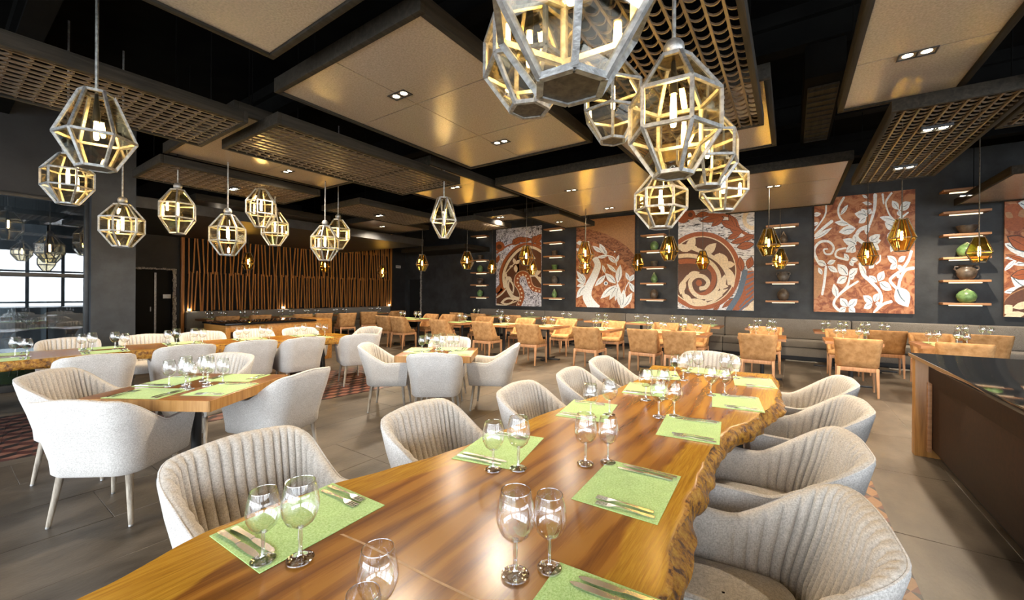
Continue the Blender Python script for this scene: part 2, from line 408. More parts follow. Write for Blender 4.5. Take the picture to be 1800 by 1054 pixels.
TA = cube_tile('red cement tile', -ZA['a'], (.095, .095), ((.20, .085, .055), (.016, .009, .008), (.06, .017, .013)))
TB = cube_tile('orange cement tile', 0, (.098, .098), ((.27, .125, .042), (.012, .010, .009), (.12, .03, .010)))
def inset(name, mat, o, a, nx, ny, s, label):
    r = thing(name, label, None, (o[0], o[1], 0), a); struct(r); me = MB().box(-s / 2 + .001, s / 2 - .001, -s / 2 + .001, s / 2 - .001, -.010, .004).mesh('patterned_tile', mat)
    for i in range(nx):
        for j in range(ny): obj('patterned_tile', me, r, (-(i + .5) * s, (j + .5) * s, 0))
    return r
c, s = math.cos(ZA['a']), math.sin(ZA['a'])
inset('floor_inset', TA, (ZA['o'][0] - s * ZA['y0'], ZA['o'][1] + c * ZA['y0']), ZA['a'], 8, 24, .25, 'red and black patterned tile rug inlaid under the long table')
inset('floor_inset', TB, (ZB['x1'], ZB['y0']), 0, 10, 24, .25, 'orange and black patterned tile rug inlaid under the near slab table')
for q in [o for o in COL.objects if o.name.startswith('floor_inset')]:
    if 'category' in q.keys(): del q['category']

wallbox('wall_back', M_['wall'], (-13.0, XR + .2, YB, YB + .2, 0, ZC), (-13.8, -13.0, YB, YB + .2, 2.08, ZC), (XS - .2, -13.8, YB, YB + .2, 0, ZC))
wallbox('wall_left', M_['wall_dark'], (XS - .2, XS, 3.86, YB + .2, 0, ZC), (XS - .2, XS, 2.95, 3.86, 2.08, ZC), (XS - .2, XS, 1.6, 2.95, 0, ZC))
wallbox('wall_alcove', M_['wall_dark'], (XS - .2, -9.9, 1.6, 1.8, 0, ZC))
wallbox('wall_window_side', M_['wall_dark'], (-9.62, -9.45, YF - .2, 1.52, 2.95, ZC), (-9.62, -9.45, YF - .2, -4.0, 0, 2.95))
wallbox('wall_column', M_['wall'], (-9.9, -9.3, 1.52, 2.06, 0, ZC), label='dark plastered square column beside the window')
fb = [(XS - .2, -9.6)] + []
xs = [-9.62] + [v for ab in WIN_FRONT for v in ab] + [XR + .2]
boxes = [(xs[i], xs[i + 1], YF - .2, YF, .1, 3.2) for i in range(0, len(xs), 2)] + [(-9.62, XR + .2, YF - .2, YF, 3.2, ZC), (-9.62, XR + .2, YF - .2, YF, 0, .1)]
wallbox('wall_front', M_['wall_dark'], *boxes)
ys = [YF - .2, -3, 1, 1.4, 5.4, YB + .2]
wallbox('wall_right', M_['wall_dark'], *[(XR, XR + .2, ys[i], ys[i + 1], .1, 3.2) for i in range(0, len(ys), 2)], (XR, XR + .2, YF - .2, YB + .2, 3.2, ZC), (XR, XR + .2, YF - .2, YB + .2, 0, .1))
wallbox('ceiling', M_['ceiling'], (XS - .2, XR + .2, YF - .2, YB + .2, ZC, ZC + .2))
# dark mullions in the unseen front windows
n = 1
for a, b in WIN_FRONT:
    w = MB()
    for k in range(4): x = a + (b - a) * k / 3; w.box(x - .03, x + .03, YF - .14, YF - .06, .1, 3.2)
    for z in (.13, 2.3, 3.17): w.box(a, b, YF - .14, YF - .06, z - .03, z + .03)
    struct(w.build('window_%d' % n, M_['mullion'])); n += 1
for a, b in ((-3, 1), (1.4, 5.4)):
    w = MB()
    for k in range(5): y = a + (b - a) * k / 4; w.box(XR + .06, XR + .14, y - .05, y + .05, .1, 3.2)
    for z in (.13, 1.0, 2.3, 3.17): w.box(XR + .06, XR + .14, a, b, z - .035, z + .035)
    struct(w.build('window_%d' % n, M_['mullion'])); n += 1
# the glazed side: mullions, transom, panes
XG = -9.47
win = struct(thing('window_%d' % n, 'dark framed side window with a transom rail', None))
if 'category' in win.keys(): del win['category']
posts = [1.50, .55, -.9, -2.4, -3.95]
for y in posts: MB().box(XG - .05, XG + .04, y - .035, y + .035, 0, 2.95).build('mullion', M_['mullion'], win, bevel=.006)
for z, h in ((.05, .05), (1.735, .03), (2.92, .03)): MB().box(XG - .045, XG + .035, -3.95, 1.5, z - h, z + h).build('rail', M_['mullion'], win, bevel=.005)
for i in range(len(posts) - 1):
    for z0, z1 in ((.10, 1.705), (1.765, 2.89)):
        MB().box(XG - .012, XG - .006, posts[i + 1] + .035, posts[i] - .035, z0, z1).build('pane', M_['window_glass'], win)
# outside the side window: paving, an added backdrop building, dark posts
struct(MB().box(-40, -9.63, -40, 40, -.2, -.06).build('terrace_ground', M_['terrace']))
struct(MB().box(-40, 30, -40, YF - .22, -.2, -.06).build('terrace_ground', M_['terrace']))
nb = tag(thing('backdrop_building', 'added backdrop building outside the side window, dark above to darken the upper panes', 'building', (-17.5, -2, -.06)), kind=None)
MB().box(-.3, .3, -12, 9, 0, 1.95).build('lower_wall', M_['outwall'], nb); MB().box(-.3, .45, -12, 9, 1.95, 6.5).build('upper_wall', M_['mullion'], nb)  # added building: dark upper wall keeps bright sky out of the upper panes
for y in (-9, -7.2, -5.4, -3.6, -1.8, 0, 1.8, 3.6, 5.4): MB().box(.3, .42, y - .22, y + .22, 0, 1.95).build('post', M_['mullion'], nb)
struct(MB().box(-14.2, -9.63, -9, 9, 3.0, 3.2).build('added_shade_roof', M_['mullion']))  # roof slab added outside to cut side skylight and darken the upper panes
for y, h in ((.2, 3.0), (-1.6, 3.0), (-3.4, 3.0)):
    tag(MB().box(-13.4, -13.22, y - .07, y + .07, -.06, h).build('terrace_post', M_['mullion'], bevel=.01), 'dark steel pergola post outside the side window, ' + {.2: 'nearest the column', -1.6: 'middle of three', -3.4: 'farthest from the column'}[y], 'post', 'pergola posts outside')
tag(MB().box(-13.45, -13.15, -3.6, .4, 2.7, 2.95).build('terrace_beam', M_['mullion'], bevel=.01), 'dark steel pergola beam outside the side window', 'beam')
pl = MB().lathe([(.02, 0), (.30, 0), (.36, .12), (.38, .34), (.35, .36), (.02, .30)], 24)
tag(pl.build('planter_bowl', M_['green'], None, (-10.6, .9, -.06), smooth=True), 'low green bowl planter outside the side window', 'planter')

# doors, stone edges, sign, switch
struct(MB().box(XS - .16, XS - .10, 2.95, 3.86, 0, 2.08).build('door_1', M_['void'], bevel=.005))
d1 = bpy.data.objects['door_1']
MB().box(.0, .012, -.02, .02, .02, 2.0).build('edge_strip', M_['zinc'], d1, (XS - .10, 3.52, 0))
MB().box(.0, .03, -.012, .012, -.06, .06).build('door_handle', M_['zinc'], d1, (XS - .10, 3.42, 1.02), bevel=.003)
struct(MB().box(-13.8, -13.0, YB + .1, YB + .16, 0, 2.08).build('doorway_shade', M_['void'], bevel=.005))  # near-black sheet standing for the dark inside the open doorway
def rough_edge(name, a, b, w, d):
    """a strip of broken stone along an opening edge"""
    a, b = Vector(a), Vector(b); q = MB(); k = int((b - a).length / .07)
    up = abs((b - a).normalized().z) > .5
    for i in range(k):
        p, e = a.lerp(b, i / k), a.lerp(b, (i + 1) / k); j = lambda: random.uniform(-.012, .012)
        v0 = min(p.x, e.x), min(p.y, e.y), min(p.z, e.z); v1 = max(p.x, e.x), max(p.y, e.y), max(p.z, e.z)
        if up: q.box(v0[0] - w[0] + j(), v1[0] + w[0] + j(), v0[1] - w[1] + j(), v1[1] + w[1] + j(), v0[2], v1[2])
        else: q.box(v0[0] - w[0] + j(), v1[0] + w[0] + j(), v0[1], v1[1], v0[2] - w[2] + j(), v1[2] + w[2] + j())
    return struct(q.build(name, M_['stone']))
rough_edge('trim_1', (XS + .01, 3.90, 0), (XS + .01, 3.90, 2.12), (.02, .04, 0), 0)
rough_edge('trim_2', (XS + .01, 2.92, 2.10), (XS + .01, 3.94, 2.10), (.02, 0, .022), 0)
rough_edge('trim_3', (-12.97, YB - .01, 0), (-12.97, YB - .01, 3.3), (.035, .02, 0), 0)
struct(MB().box(XS, XS + .10, 4.02, 4.10, .0, 3.6).build('trim_4', M_['slat'], bevel=.004), 'orange wooden post at the end of the slatted screen')
sg = thing('wall_sign', 'small white sign plate above the far corner doorway', 'sign', (XS + .01, 11.62, 2.62))
MB().box(-.006, .004, -.13, .13, -.055, .055).build('plate', M_['paper'], sg, bevel=.003)
b = MB()
for k in range(5): b.box(.004, .006, -.10 + .042 * k, -.07 + .042 * k, -.022, .022)
b.build('lettering', M_['greypot'], sg)
sw = thing('light_switch', 'white light switch plate beside the side door', 'switch', (XS + .01, 3.74, 1.36))
MB().box(-.008, .004, -.085, .085, -.055, .055).build('plate', M_['white'], sw, bevel=.004)
MB().box(.004, .010, -.05, .05, -.03, .03).build('rocker', M_['white'], sw, bevel=.002)

# bulkhead at the far corner
wallbox('ceiling_bulkhead', M_['frame'], (-12.6, -9.3, 10.6, 12.0, 3.06, 3.22), label='low dark bulkhead in the far corner')

# ceiling steelwork and ducts
for i, y in enumerate((.6, 2.9, 5.2, 7.5, 9.8)):
    bb = MB().box(XS, XR, y - .09, y + .09, 4.36, 4.5).box(XS, XR, y - .02, y + .02, 4.12, 4.36).box(XS, XR, y - .09, y + .09, 4.08, 4.12)
    struct(bb.build('ceiling_beam', M_['duct']))
def duct(label, x0, x1, y0, y1, z0, z1):
    t = thing('air_duct', label, 'duct', ((x0 + x1) / 2, (y0 + y1) / 2, z0)); w, d, h = (x1 - x0) / 2, (y1 - y0) / 2, z1 - z0
    MB().box(-w, w, -d, d, 0, h).build('casing', M_['duct'], t, bevel=.01)
    MB().box(-w * .8, w * .8, -d * .8, d * .8, -.02, 0).build('grille_frame', M_['frame'], t)
    for k in range(12):
        y = -d * .75 + d * 1.5 * k / 11
        MB().box(-w * .75, w * .75, y - .006, y + .006, -.035, -.02).build('grille_slat', M_['frame'], t)
    for sx in (-1, 1): MB().tube([(sx * w * .8, 0, h), (sx * w * .8, 0, ZC - z0)], .008, 6).build('hanger', M_['duct'], t)
duct('long black air duct with a grille between the counter side ceiling panels', .10, .42, 4.9, 7.1, 3.62, 3.95)
for i, (x, y0, y1) in enumerate(()):
    t = MB().tube([(x, y0, 4.0), (x, (y0 + y1) / 2, 4.0), (x, y1, 4.0)], .16, 14)
    for y in (y0 + .2, y1 - .2): t.tube([(x, y, 4.1), (x, y, ZC)], .008, 6)
    tag(t.build('spiral_duct', M_['duct'], smooth=True), ['round black duct above the middle ceiling panels', 'round black duct above the window side ceiling panels', 'round black duct above the counter side lattice'][i], 'duct')

# ------------------------------------------------------------------ hung ceiling panels
ZP, ZL = 3.3, 3.13
def panel(label, x0, x1, y0, y1, xcuts=(), ycuts=()):
    t = thing('ceiling_panel', label, 'ceiling panel', ((x0 + x1) / 2, (y0 + y1) / 2, ZP), 0, 'plaster panels hung from the ceiling')
    w, d = (x1 - x0) / 2, (y1 - y0) / 2; h, e = .125, .045
    for q in ((-w, w, -d, -d + e), (-w, w, d - e, d), (-w, -w + e, -d + e, d - e), (w - e, w, -d + e, d - e)):
        MB().box(*q, 0, h).build('frame_rail', M_['frame'], t, bevel=.003)
    xc = [-w + e] + [c - (x0 + x1) / 2 for c in xcuts] + [w - e]; yc = [-d + e] + [c - (y0 + y1) / 2 for c in ycuts] + [d - e]
    for i in range(len(xc) - 1):
        for j in range(len(yc) - 1):
            MB().box(xc[i] + .004, xc[i + 1] - .004, yc[j] + .005, yc[j + 1] - .005, .016, .034).build('board', M_['board'], t)
    MB().box(-w + e, w - e, -d + e, d - e, .040, .060).build('backing', M_['frame'], t)
    for sx in (-.8, .8):
        for sy in (-.8, .8): MB().tube([(sx * w, sy * d, .06), (sx * w, sy * d, ZC - ZP)], .005, 6).build('hanger', M_['duct'], t)
    return t
PAN = [
 ('large pale panel over the aisle, with two cross seams and two downlights', -3.85, -1.95, 1.78, 4.5, (-2.97,), (2.68, 3.62)),
 ('pale panel nearest the camera at the top edge, cut by the frame', -3.32, -1.35, -1.2, 1.53, (), (.2,)),
 ('pale panel in front of the second mosaic, behind the lantern cluster', -4.08, -1.72, 5.4, 8.72, (), (6.5, 7.6)),
 ('pale panel between the swirl mosaic and the leaf mosaic', -1.2, .68, 6.95, 10.2, (), (8.0, 9.1)),
 ('pale panel half hidden above the ring lattice over the slab table', -1.75, -.15, 3.95, 5.82, (), ()),
 ('long narrow pale panel above the counter', .37, 1.22, 1.6, 5.12, (), (3.28, 4.17)),
 ('pale panel by the wall next to the mosaic behind the counter', 2.66, 4.7, 9.05, 11.6, (), (10.3,)),
 ('pale panel half covered by the broad lattice over the square table', -6.75, -4.6, 1.75, 3.98, (), (2.9,)),
 ('pale panel behind the kite shaped lantern', -5.70, -4.15, 4.0, 6.25, (), (5.1,)),
 ('pale panel in front of the far end of the slatted screen', -10.25, -8.5, 6.3, 8.15, (), (7.2,)),
 ('pale panel in front of the near end of the slatted screen', -12.0, -9.6, 3.0, 5.82, (-10.8,), ()),
 ('small pale panel in front of the first mosaic', -6.32, -5.2, 7.5, 8.25, (), ()),
 ('pale panel between the first and second mosaics', -5.15, -4.28, 8.05, 10.05, (), (9.0,)),
]
for p in PAN: panel(*p)
def lattice(label, x0, x1, y0, y1, pitch=.098, z=ZL):
    t = thing('lattice_panel', label, 'lattice panel', ((x0 + x1) / 2, (y0 + y1) / 2, z), 0, 'open wooden lattices hung from the ceiling')
    w, d = (x1 - x0) / 2, (y1 - y0) / 2; h, e = .11, .04
    for q in ((-w, w, -d, -d + e), (-w, w, d - e, d), (-w, -w + e, -d + e, d - e), (w - e, w, -d + e, d - e)):
        MB().box(*q, 0, h).build('frame_rail', M_['frame'], t, bevel=.003)
    k = max(3, round(2 * w / pitch)); p = 2 * w / k
    for i in range(1, k):
        MB().box(-w + p * i - .008, -w + p * i + .008, -d + e, d - e, .008, .024).build('lattice_rib', M_['lattice'], t)
    b = MB(); r = p / 2; q = p * 1.0; nj = int((2 * d - 2 * e) / q); q = (2 * d - 2 * e) / nj
    for i in range(k):
        cx = -w + p * (i + .5)
        for j in range(nj):
            cy = -d + e + q * (j + .5); pt = []
            for a in range(9):
                th = math.pi * a / 8; pt.append((cx - r * math.cos(th), cy - q * .42 + q * .86 * math.sin(th)))
            for (ax, ay), (bx, by) in zip(pt[:-1], pt[1:]): b.add([(ax, ay, .010), (bx, by, .010), (bx, by + .010, .010), (ax, ay + .010, .010), (ax, ay, .023), (bx, by, .023), (bx, by + .010, .023), (ax, ay + .010, .023)], [(3, 2, 1, 0), (4, 5, 6, 7), (0, 1, 5, 4), (2, 3, 7, 6)])
    tag(b.build('lattice_arcs', M_['lattice'], t), kind='stuff')
    for sx in (-.8, .8):
        for sy in (-.8, .8): MB().tube([(sx * w, sy * d, .11), (sx * w, sy * d, ZC - z)], .005, 6).build('hanger', M_['duct'], t)
LAT = (
 ('ring lattice above the near slab table, beside the lantern cluster', -1.30, -.22, .9, 4.57),
 ('broad lattice over the square table, with the kite shaped lantern before its tip', -5.37, -4.08, 1.92, 4.54),
 ('long lattice above the long table at the window side', -5.50, -4.33, -.9, 1.77),
 ('dim lattice behind the hanging lanterns near the column', -7.80, -6.58, 1.68, 3.80),
 ('dim lattice in front of the slatted screen', -7.75, -6.50, 4.50, 6.65),
 ('small dim lattice beyond the kite shaped lantern', -6.9, -5.75, 6.9, 8.3),
 ('lattice over the counter side dining chairs, with two downlights', .73, 1.60, 4.86, 7.77),
 ('lattice above the counter, nearest the right wall', 1.63, 2.9, 3.7, 5.92))
for q in LAT: lattice(*q)

def make_downlight():
    t = thing('downlight', '', 'ceiling light')
    b = MB()
    for q in ((-.11, .11, -.055, -.045), (-.11, .11, .045, .055), (-.11, -.1, -.045, .045), (.1, .11, -.045, .045), (-.005, .005, -.045, .045)): b.box(*q, -.006, .02)
    b.build('bezel', M_['black'], t); MB().box(-.1, .1, -.045, .045, .008, .02).build('housing', M_['black'], t)
    for s in (-.052, .052): MB().lathe([(.001, .001), (.032, .001), (.034, .008)], 14, (s, 0, 0)).build('lens', M_['spot'], t)
    return t
DL = Kind(make_downlight)
for x, y, z, where in ((703, 170, ZP, 'near end of the large aisle panel'), (880, 252, ZP, 'far end of the large aisle panel'), (1004, 336, ZP, 'near half of the panel before the second mosaic'),
    (1071, 367, ZP, 'far end of the panel before the second mosaic'), (506, 303, ZP, 'panel half covered by the broad lattice'), (800, 331, ZP, 'panel behind the kite shaped lantern'), (672, 399, ZP, 'panel at the far end of the slatted screen'),
    (1360, 329, ZP, 'panel between the swirl and leaf mosaics'), (1612, 98, ZP, 'narrow panel above the counter'), (880, 383, ZP, 'small panel before the first mosaic'), (983, 391, ZP, 'panel between the first and second mosaics'),
    (1645, 224, ZL, 'near half of the counter side lattice'), (1590, 293, ZL, 'far half of the counter side lattice'), (411, 331, ZL, 'dim lattice near the column'), (384, 380, ZP, 'panel at the near end of the slatted screen'), (667, 378, ZL, 'dim lattice before the slatted screen'), (1700, 345, ZP, 'panel beside the mosaic behind the counter')):
    p = onz(x, y, z)
    DL.put((p.x, p.y, z + (.015 if z == ZP else -.0130)), 0, 'twin lens downlight in the ' + where, 'twin downlights')
    l = lamp('downlight_beam', 'SPOT', (p.x, p.y, z - .03), 150 * (1.9 if p.y > 7 else 1.6 if p.x < -9 else 1), (1, .84, .64), spot_size=R(150), spot_blend=1, shadow_soft_size=.05)

# ------------------------------------------------------------------ hanging lanterns
def ring(r, z, n=6, a0=0): return [Vector((r * math.cos(a0 + 2 * math.pi * k / n), r * math.sin(a0 + 2 * math.pi * k / n), z)) for k in range(n)]
def inset_face(vs, k, t):
    c = sum(vs, Vector()) / len(vs); nrm = (vs[1] - vs[0]).cross(vs[2] - vs[0]).normalized()
    q = [c + (v - c) * k for v in vs]; return [v - nrm * t / 2 for v in q], [v + nrm * t / 2 for v in q]
def lantern(name, cat, rings, faces, edges, plates, bar, metal, pane, ztop, ball, split=True, bulb_len=.16, bulb_z=None):
    """glass lantern on a rod; the origin is the underside of its base plate"""
    t = thing(name, '', cat); V = rings
    f = MB()
    for a, b in edges: f.bar(V[a], V[b], bar, bar)
    f.build('frame', metal, t)
    for nm, idx, th in plates:
        p = MB(); vs = [V[i] for i in idx]; lo = [v + Vector((0, 0, -th)) for v in vs]; k = len(vs)
        p.add(lo + vs, [tuple(range(k))[::-1], tuple(range(k, 2 * k))] + [(i, (i + 1) % k, k + (i + 1) % k, k + i) for i in range(k)]).build(nm, M_['zinc_dark'], t)
    allp = MB()
    for q in faces:
        a, b = inset_face([V[i] for i in q], .985, .003); k = len(q)
        g = MB() if split else allp
        g.add(a + b, [tuple(range(k)), tuple(range(k, 2 * k))])
        if split: g.build('pane', pane, t)
    if not split: allp.build('panes', pane, t)
    zt = max(v.z for v in V); H = zt
    MB().tube([(0, 0, H - .005), (0, 0, ztop)], .0095 if bar > .011 else .007, 8).build('rod', metal, t, smooth=True)
    if ball: MB().lathe([(.001, H + .005)] + [(.05 * math.sin(math.pi * a / 8), H + .055 - .05 * math.cos(math.pi * a / 8)) for a in range(1, 8)] + [(.001, H + .105)], 16).build('ball', metal, t, smooth=True)
    sz = H * .70 if bulb_z is None else bulb_z
    MB().tube([(0, 0, H), (0, 0, sz + .06), (0, 0, sz)], [.009, .02, .02], 10).build('socket', M_['cork'], t, smooth=True)
    L = bulb_len
    MB().lathe([(.001, sz - L), (.011, sz - L + .004), (.0145, sz - L + .018), (.015, sz - L * .4), (.012, sz - .01), (.011, sz)], 12).build('bulb', M_['bulb'], t, smooth=True)
    return t
def lan_a(w, h, ztop, ball=True, a0=0):
    """barrel lantern: six tapering upper panes, six upright panes, six tapering lower panes"""
    r = w / 2; V = ring(r * .42, 0, 6, a0) + ring(r, h * .34, 6, a0) + ring(r, h * .67, 6, a0) + ring(r * .38, h, 6, a0); F_, E = [], []
    for L in range(3):
        for k in range(6): F_.append((L * 6 + k, L * 6 + (k + 1) % 6, L * 6 + 6 + (k + 1) % 6, L * 6 + 6 + k)); E.append((L * 6 + k, L * 6 + 6 + k))
    for L in range(4):
        for k in range(6): E.append((L * 6 + k, L * 6 + (k + 1) % 6))
    return lantern('lantern', 'pendant lamp', V, F_, E, [('base_plate', range(6), .004), ('top_plate', range(18, 24), .004)], .017, M_['zinc'], M_['amber'], ztop, ball)
def lan_b(w, h, ztop, n=6, a0=0, bar=.017, metal=None, pane=None, split=True):
    """bell lantern: narrow crown, widest low down, tapered foot"""
    r = w / 2; V = ring(r * .48, 0, n, a0) + ring(r, h * .40, n, a0) + ring(r * .42, h, n, a0); F_, E = [], []
    for L in range(2):
        for k in range(n): F_.append((L * n + k, L * n + (k + 1) % n, L * n + n + (k + 1) % n, L * n + n + k)); E.append((L * n + k, L * n + n + k))
    for L in range(3):
        for k in range(n): E.append((L * n + k, L * n + (k + 1) % n))
    return lantern('bell_lantern', 'pendant lamp', V, F_, E, [('base_plate', range(n), .003)], bar, metal or M_['zinc'], pane or M_['amber'], ztop, False, split, .13, h * .62)
def lan_k(w, h, ztop, a0=0):
    """kite lantern: zigzag of kite and triangle panes"""
    r = w / 2; V = ring(r * .30, 0, 6, a0 + R(30)) + ring(r, h * .42, 6, a0) + ring(r * .45, h, 6, a0 + R(30)); F_, E = [], []
    for k in range(6):
        k2 = (k + 1) % 6
        F_ += [(6 + k, 6 + k2, 12 + k), (12 + k, 6 + k2, 12 + k2), (6 + k2, 6 + k, k), (k, k2, 6 + k2)]
        E += [(6 + k, 12 + k), (6 + k2, 12 + k), (6 + k, k), (6 + k2, k), (6 + k, 6 + k2), (12 + k, 12 + k2), (k, k2)]
    return lantern('kite_lantern', 'pendant lamp', V, F_, E, [('base_plate', range(6), .003)], .015, M_['zinc'], M_['amber'], ztop, False, True, .2, h * .66)
def roof(p):
    """what a rod at this place hangs from: a plaster panel, a lattice or the black ceiling"""
    for q in PAN:
        if q[1] < p.x < q[2] and q[3] < p.y < q[4]: return ZP + .0155 - p.z
    for q in LAT:
        if q[1] < p.x < q[2] and q[3] < p.y < q[4]: return ZL + .0070 - p.z
    return ZC - p.z
def near(x, ybot, d): v = ray(x, ybot) * d; return Vector((v.x, v.y, EYE + v.z))
GL = 'lantern cluster over the near slab table'; GW = 'lanterns hanging over the long table'
for x, yb, d, w, h, ball, a, lab, g in (
    (1003, 152, 1.01, .42, .52, 1, 2, 'largest hexagonal lantern of the cluster, nearest the camera, top cut by the frame', GL),
    (930, 192, 1.84, .42, .50, 1, 20, 'lantern tucked half behind the largest one of the cluster', GL),
    (1077, 247, 2.85, .42, .54, 1, 50, 'lantern of the cluster left of the ball topped barrel lantern', GL),
    (1183, 307, 1.98, .42, .56, 1, 4, 'tall barrel lantern with a metal ball on top, front of the cluster', GL),
    (1243, 328, 2.93, .42, .52, 1, 30, 'lantern peeking out behind the tall ball topped barrel lantern', GL),
    (1161, 400, 3.49, .42, .46, 1, 12, 'lowest lantern of the cluster, directly under the ball topped one', GL),
    (1271, 370, 3.66, .42, .45, 1, 44, 'lower lantern of the cluster on the counter side', GL),
    (119, 358, 4.50, .42, .54, 1, 10, 'barrel lantern behind the bell shaped lantern at the window', GW),
    (215, 433, 5.06, .42, .52, 1, 25, 'lantern hanging in front of the column', GW),
    (312, 410, 5.46, .42, .58, 1, 40, 'lantern in front of the near end of the slatted screen', GW),
    (400, 448, 5.69, .42, .56, 1, 8, 'lowest lantern over the middle of the long table', GW),
    (459, 399, 6.5, .42, .60, 1, 22, 'upper lantern of the overlapping pair before the slatted screen', GW),
    (483, 431, 6.94, .42, .56, 1, 47, 'lower lantern of the overlapping pair before the slatted screen', GW),
    (571, 457, 6.6, .42, .55, 1, 15, 'front lantern of the two at the far end of the long table', GW),
    (594, 437, 7.3, .42, .52, 1, 33, 'rear lantern of the two at the far end of the long table', GW)):
    p = near(x, yb, d); o = lan_a(w, h, roof(p), ball, R(a)); o.location = p; o['label'] = lab; o['group'] = g
p = near(169, 295, 2.84); o = lan_b(.42, .52, roof(p), 6, R(14)); o.location = p; o['label'] = 'large bell shaped lantern on a pale rod near the window, above the square table'
p = near(780, 418, 5.94); o = lan_k(.42, .58, roof(p), R(10)); o.location = p; o['label'] = 'kite paned lantern hanging alone before the aisle panel'
def far_lamp(p, w, h, a, lab, g, split):
    q = Vector((p.x, p.y, 0)); w *= max(.70, q.dot(FW) / q.length)
    o = lan_b(w, h, roof(p), 6, R(a), .011, M_['zinc_dark'], M_['amber_far'], split); o.location = p; o['label'] = lab; o['group'] = g
GF, GB, GS = 'amber lanterns over the front row of small tables', 'amber lanterns over the bench tables', 'amber lanterns before the slatted screen'
for i, (x, yb, w) in enumerate(((1585, 443, .44), (1351, 452, .41), (1176, 460, .38), (1029, 465, .38), (925, 468, .37), (821, 475, .37), (742, 478, .37), (1721, 463, .40))):
    far_lamp(ony(x, yb - 2, 8.0), w, .46 if i < 7 else .34, 11 * i, 'amber lantern hanging before ' + ('the counter side edge of the leaf mosaic', 'the shelves left of the leaf mosaic', 'the shelves left of the swirl mosaic', 'the white leaves of the second mosaic, upper of two',
        'the ring of the first mosaic, larger of two', 'the shelves left of the first mosaic', 'the dark wall beside the slatted screen', 'the shelves right of the leaf mosaic')[i], GF, i in (0, 1, 2, 3, 7))
for i, (x, yb, w) in enumerate(((1525, 468, .42), (1371, 475, .37), (1235, 476, .36), (1121, 478, .35), (1028, 483, .36), (935, 485, .33), (865, 483, .30))):
    far_lamp(ony(x, yb - 2, 10.3), w, .44, 17 * i, 'small amber lantern before ' + ('the middle of the leaf mosaic', 'the shelves left of the leaf mosaic, lower of two', 'the swirl mosaic', 'the right edge of the second mosaic', 'the second mosaic, lower of two',
        'the first mosaic, smaller of two', 'the gap between the first mosaic and its shelves')[i], GB, i < 2)
for i, (x, yb) in enumerate(((436, 476), (571, 480), (672, 490))):
    far_lamp(onx(x, yb - 2, -12.2), .38, .46, 23 * i, 'small amber lantern before the ' + ('near part', 'middle', 'far end')[i] + ' of the slatted screen', GS, False)

# ------------------------------------------------------------------ slatted screen on the far wall
scr = thing('slatted_screen', 'wall screen of leaning orange brown slats in staggered tiers above the far bench', 'wall screen', (XS + .02, 7.6, .95))
slat_me = MB().box(-.015, .015, -.017, .017, -.56, .56).mesh('slat', M_['slat'])
MB().box(0, .03, -3.52, 3.55, 0, 3.1).build('backing_board', M_['void'], scr)
for y in (-3.54, 3.57): MB().box(0, .10, y - .03, y + .03, -.02, 3.12).build('side_post', M_['slat'], scr, bevel=.003)
ns = 0
for tier, (z, cnt) in enumerate(((.555, 76), (1.61, 62), (2.62, 76))):
    for i in range(cnt):
        y = -3.46 + 6.94 * (i + .5) / cnt + random.uniform(-.012, .012)
        o = obj('slat', slat_me, scr, (.055 + .018 * (i % 2) + (.012 if tier == 1 else 0), y, z + random.uniform(-.03, .03)))
        o.rotation_euler.x = random.choice((-1, 1)) * R(random.uniform(.3, 4.6 if tier == 1 else 3.2)); ns += 1

# ------------------------------------------------------------------ wall shelves, their light strips and the pottery
def make_shelf():
    t = thing('wall_shelf', '', 'shelf')
    MB().box(-.33, .33, -.30, .0, -.022, .022).build('plank', M_['shelf'], t, bevel=.003)
    MB().box(-.20, .26, -.11, -.07, -.040, -.0225).build('light_strip', M_['led'], t)
    return t
SH = Kind(make_shelf); COLX = (-9.65, -6.48, -3.25, -.18, 2.87); SHZ = (1.35, 1.81, 2.27, 2.735, 3.19, 3.64)
CN = ('left of the first mosaic', 'right of the first mosaic', 'left of the swirl mosaic', 'left of the leaf mosaic', 'right of the leaf mosaic')
LV = ('lowest', 'second lowest', 'third lowest', 'fourth lowest', 'second highest', 'topmost')
for c, x in enumerate(COLX):
    for k, z in enumerate(SHZ):
        if c in (2, 3) and k == 5: continue
        SH.put((x, YB, z), 0, LV[k if not (c in (2, 3) and k == 4) else 5] + ' wooden shelf of the column ' + CN[c], 'lit wooden shelves')
P_ = dict(
 squat=[(.001, 0), (.09, 0), (.15, .06), (.175, .14), (.165, .20), (.12, .27), (.06, .31), (.02, .345)],
 round=[(.001, 0), (.07, 0), (.125, .07), (.14, .15), (.125, .23), (.08, .29), (.035, .32)],
 tear=[(.001, 0), (.06, 0), (.065, .02), (.11, .08), (.115, .14), (.085, .22), (.045, .30), (.02, .36)],
 pot=[(.001, 0), (.08, 0), (.10, .02), (.125, .20), (.135, .21), (.12, .21), (.10, .04)],
 bowl=[(.001, 0), (.08, 0), (.12, .03), (.17, .13), (.185, .19), (.17, .19), (.12, .05)],
 jar=[(.001, 0), (.09, 0), (.145, .08), (.165, .17), (.135, .24), (.10, .265), (.10, .29), (.14, .32), (.125, .32), (.085, .28)])
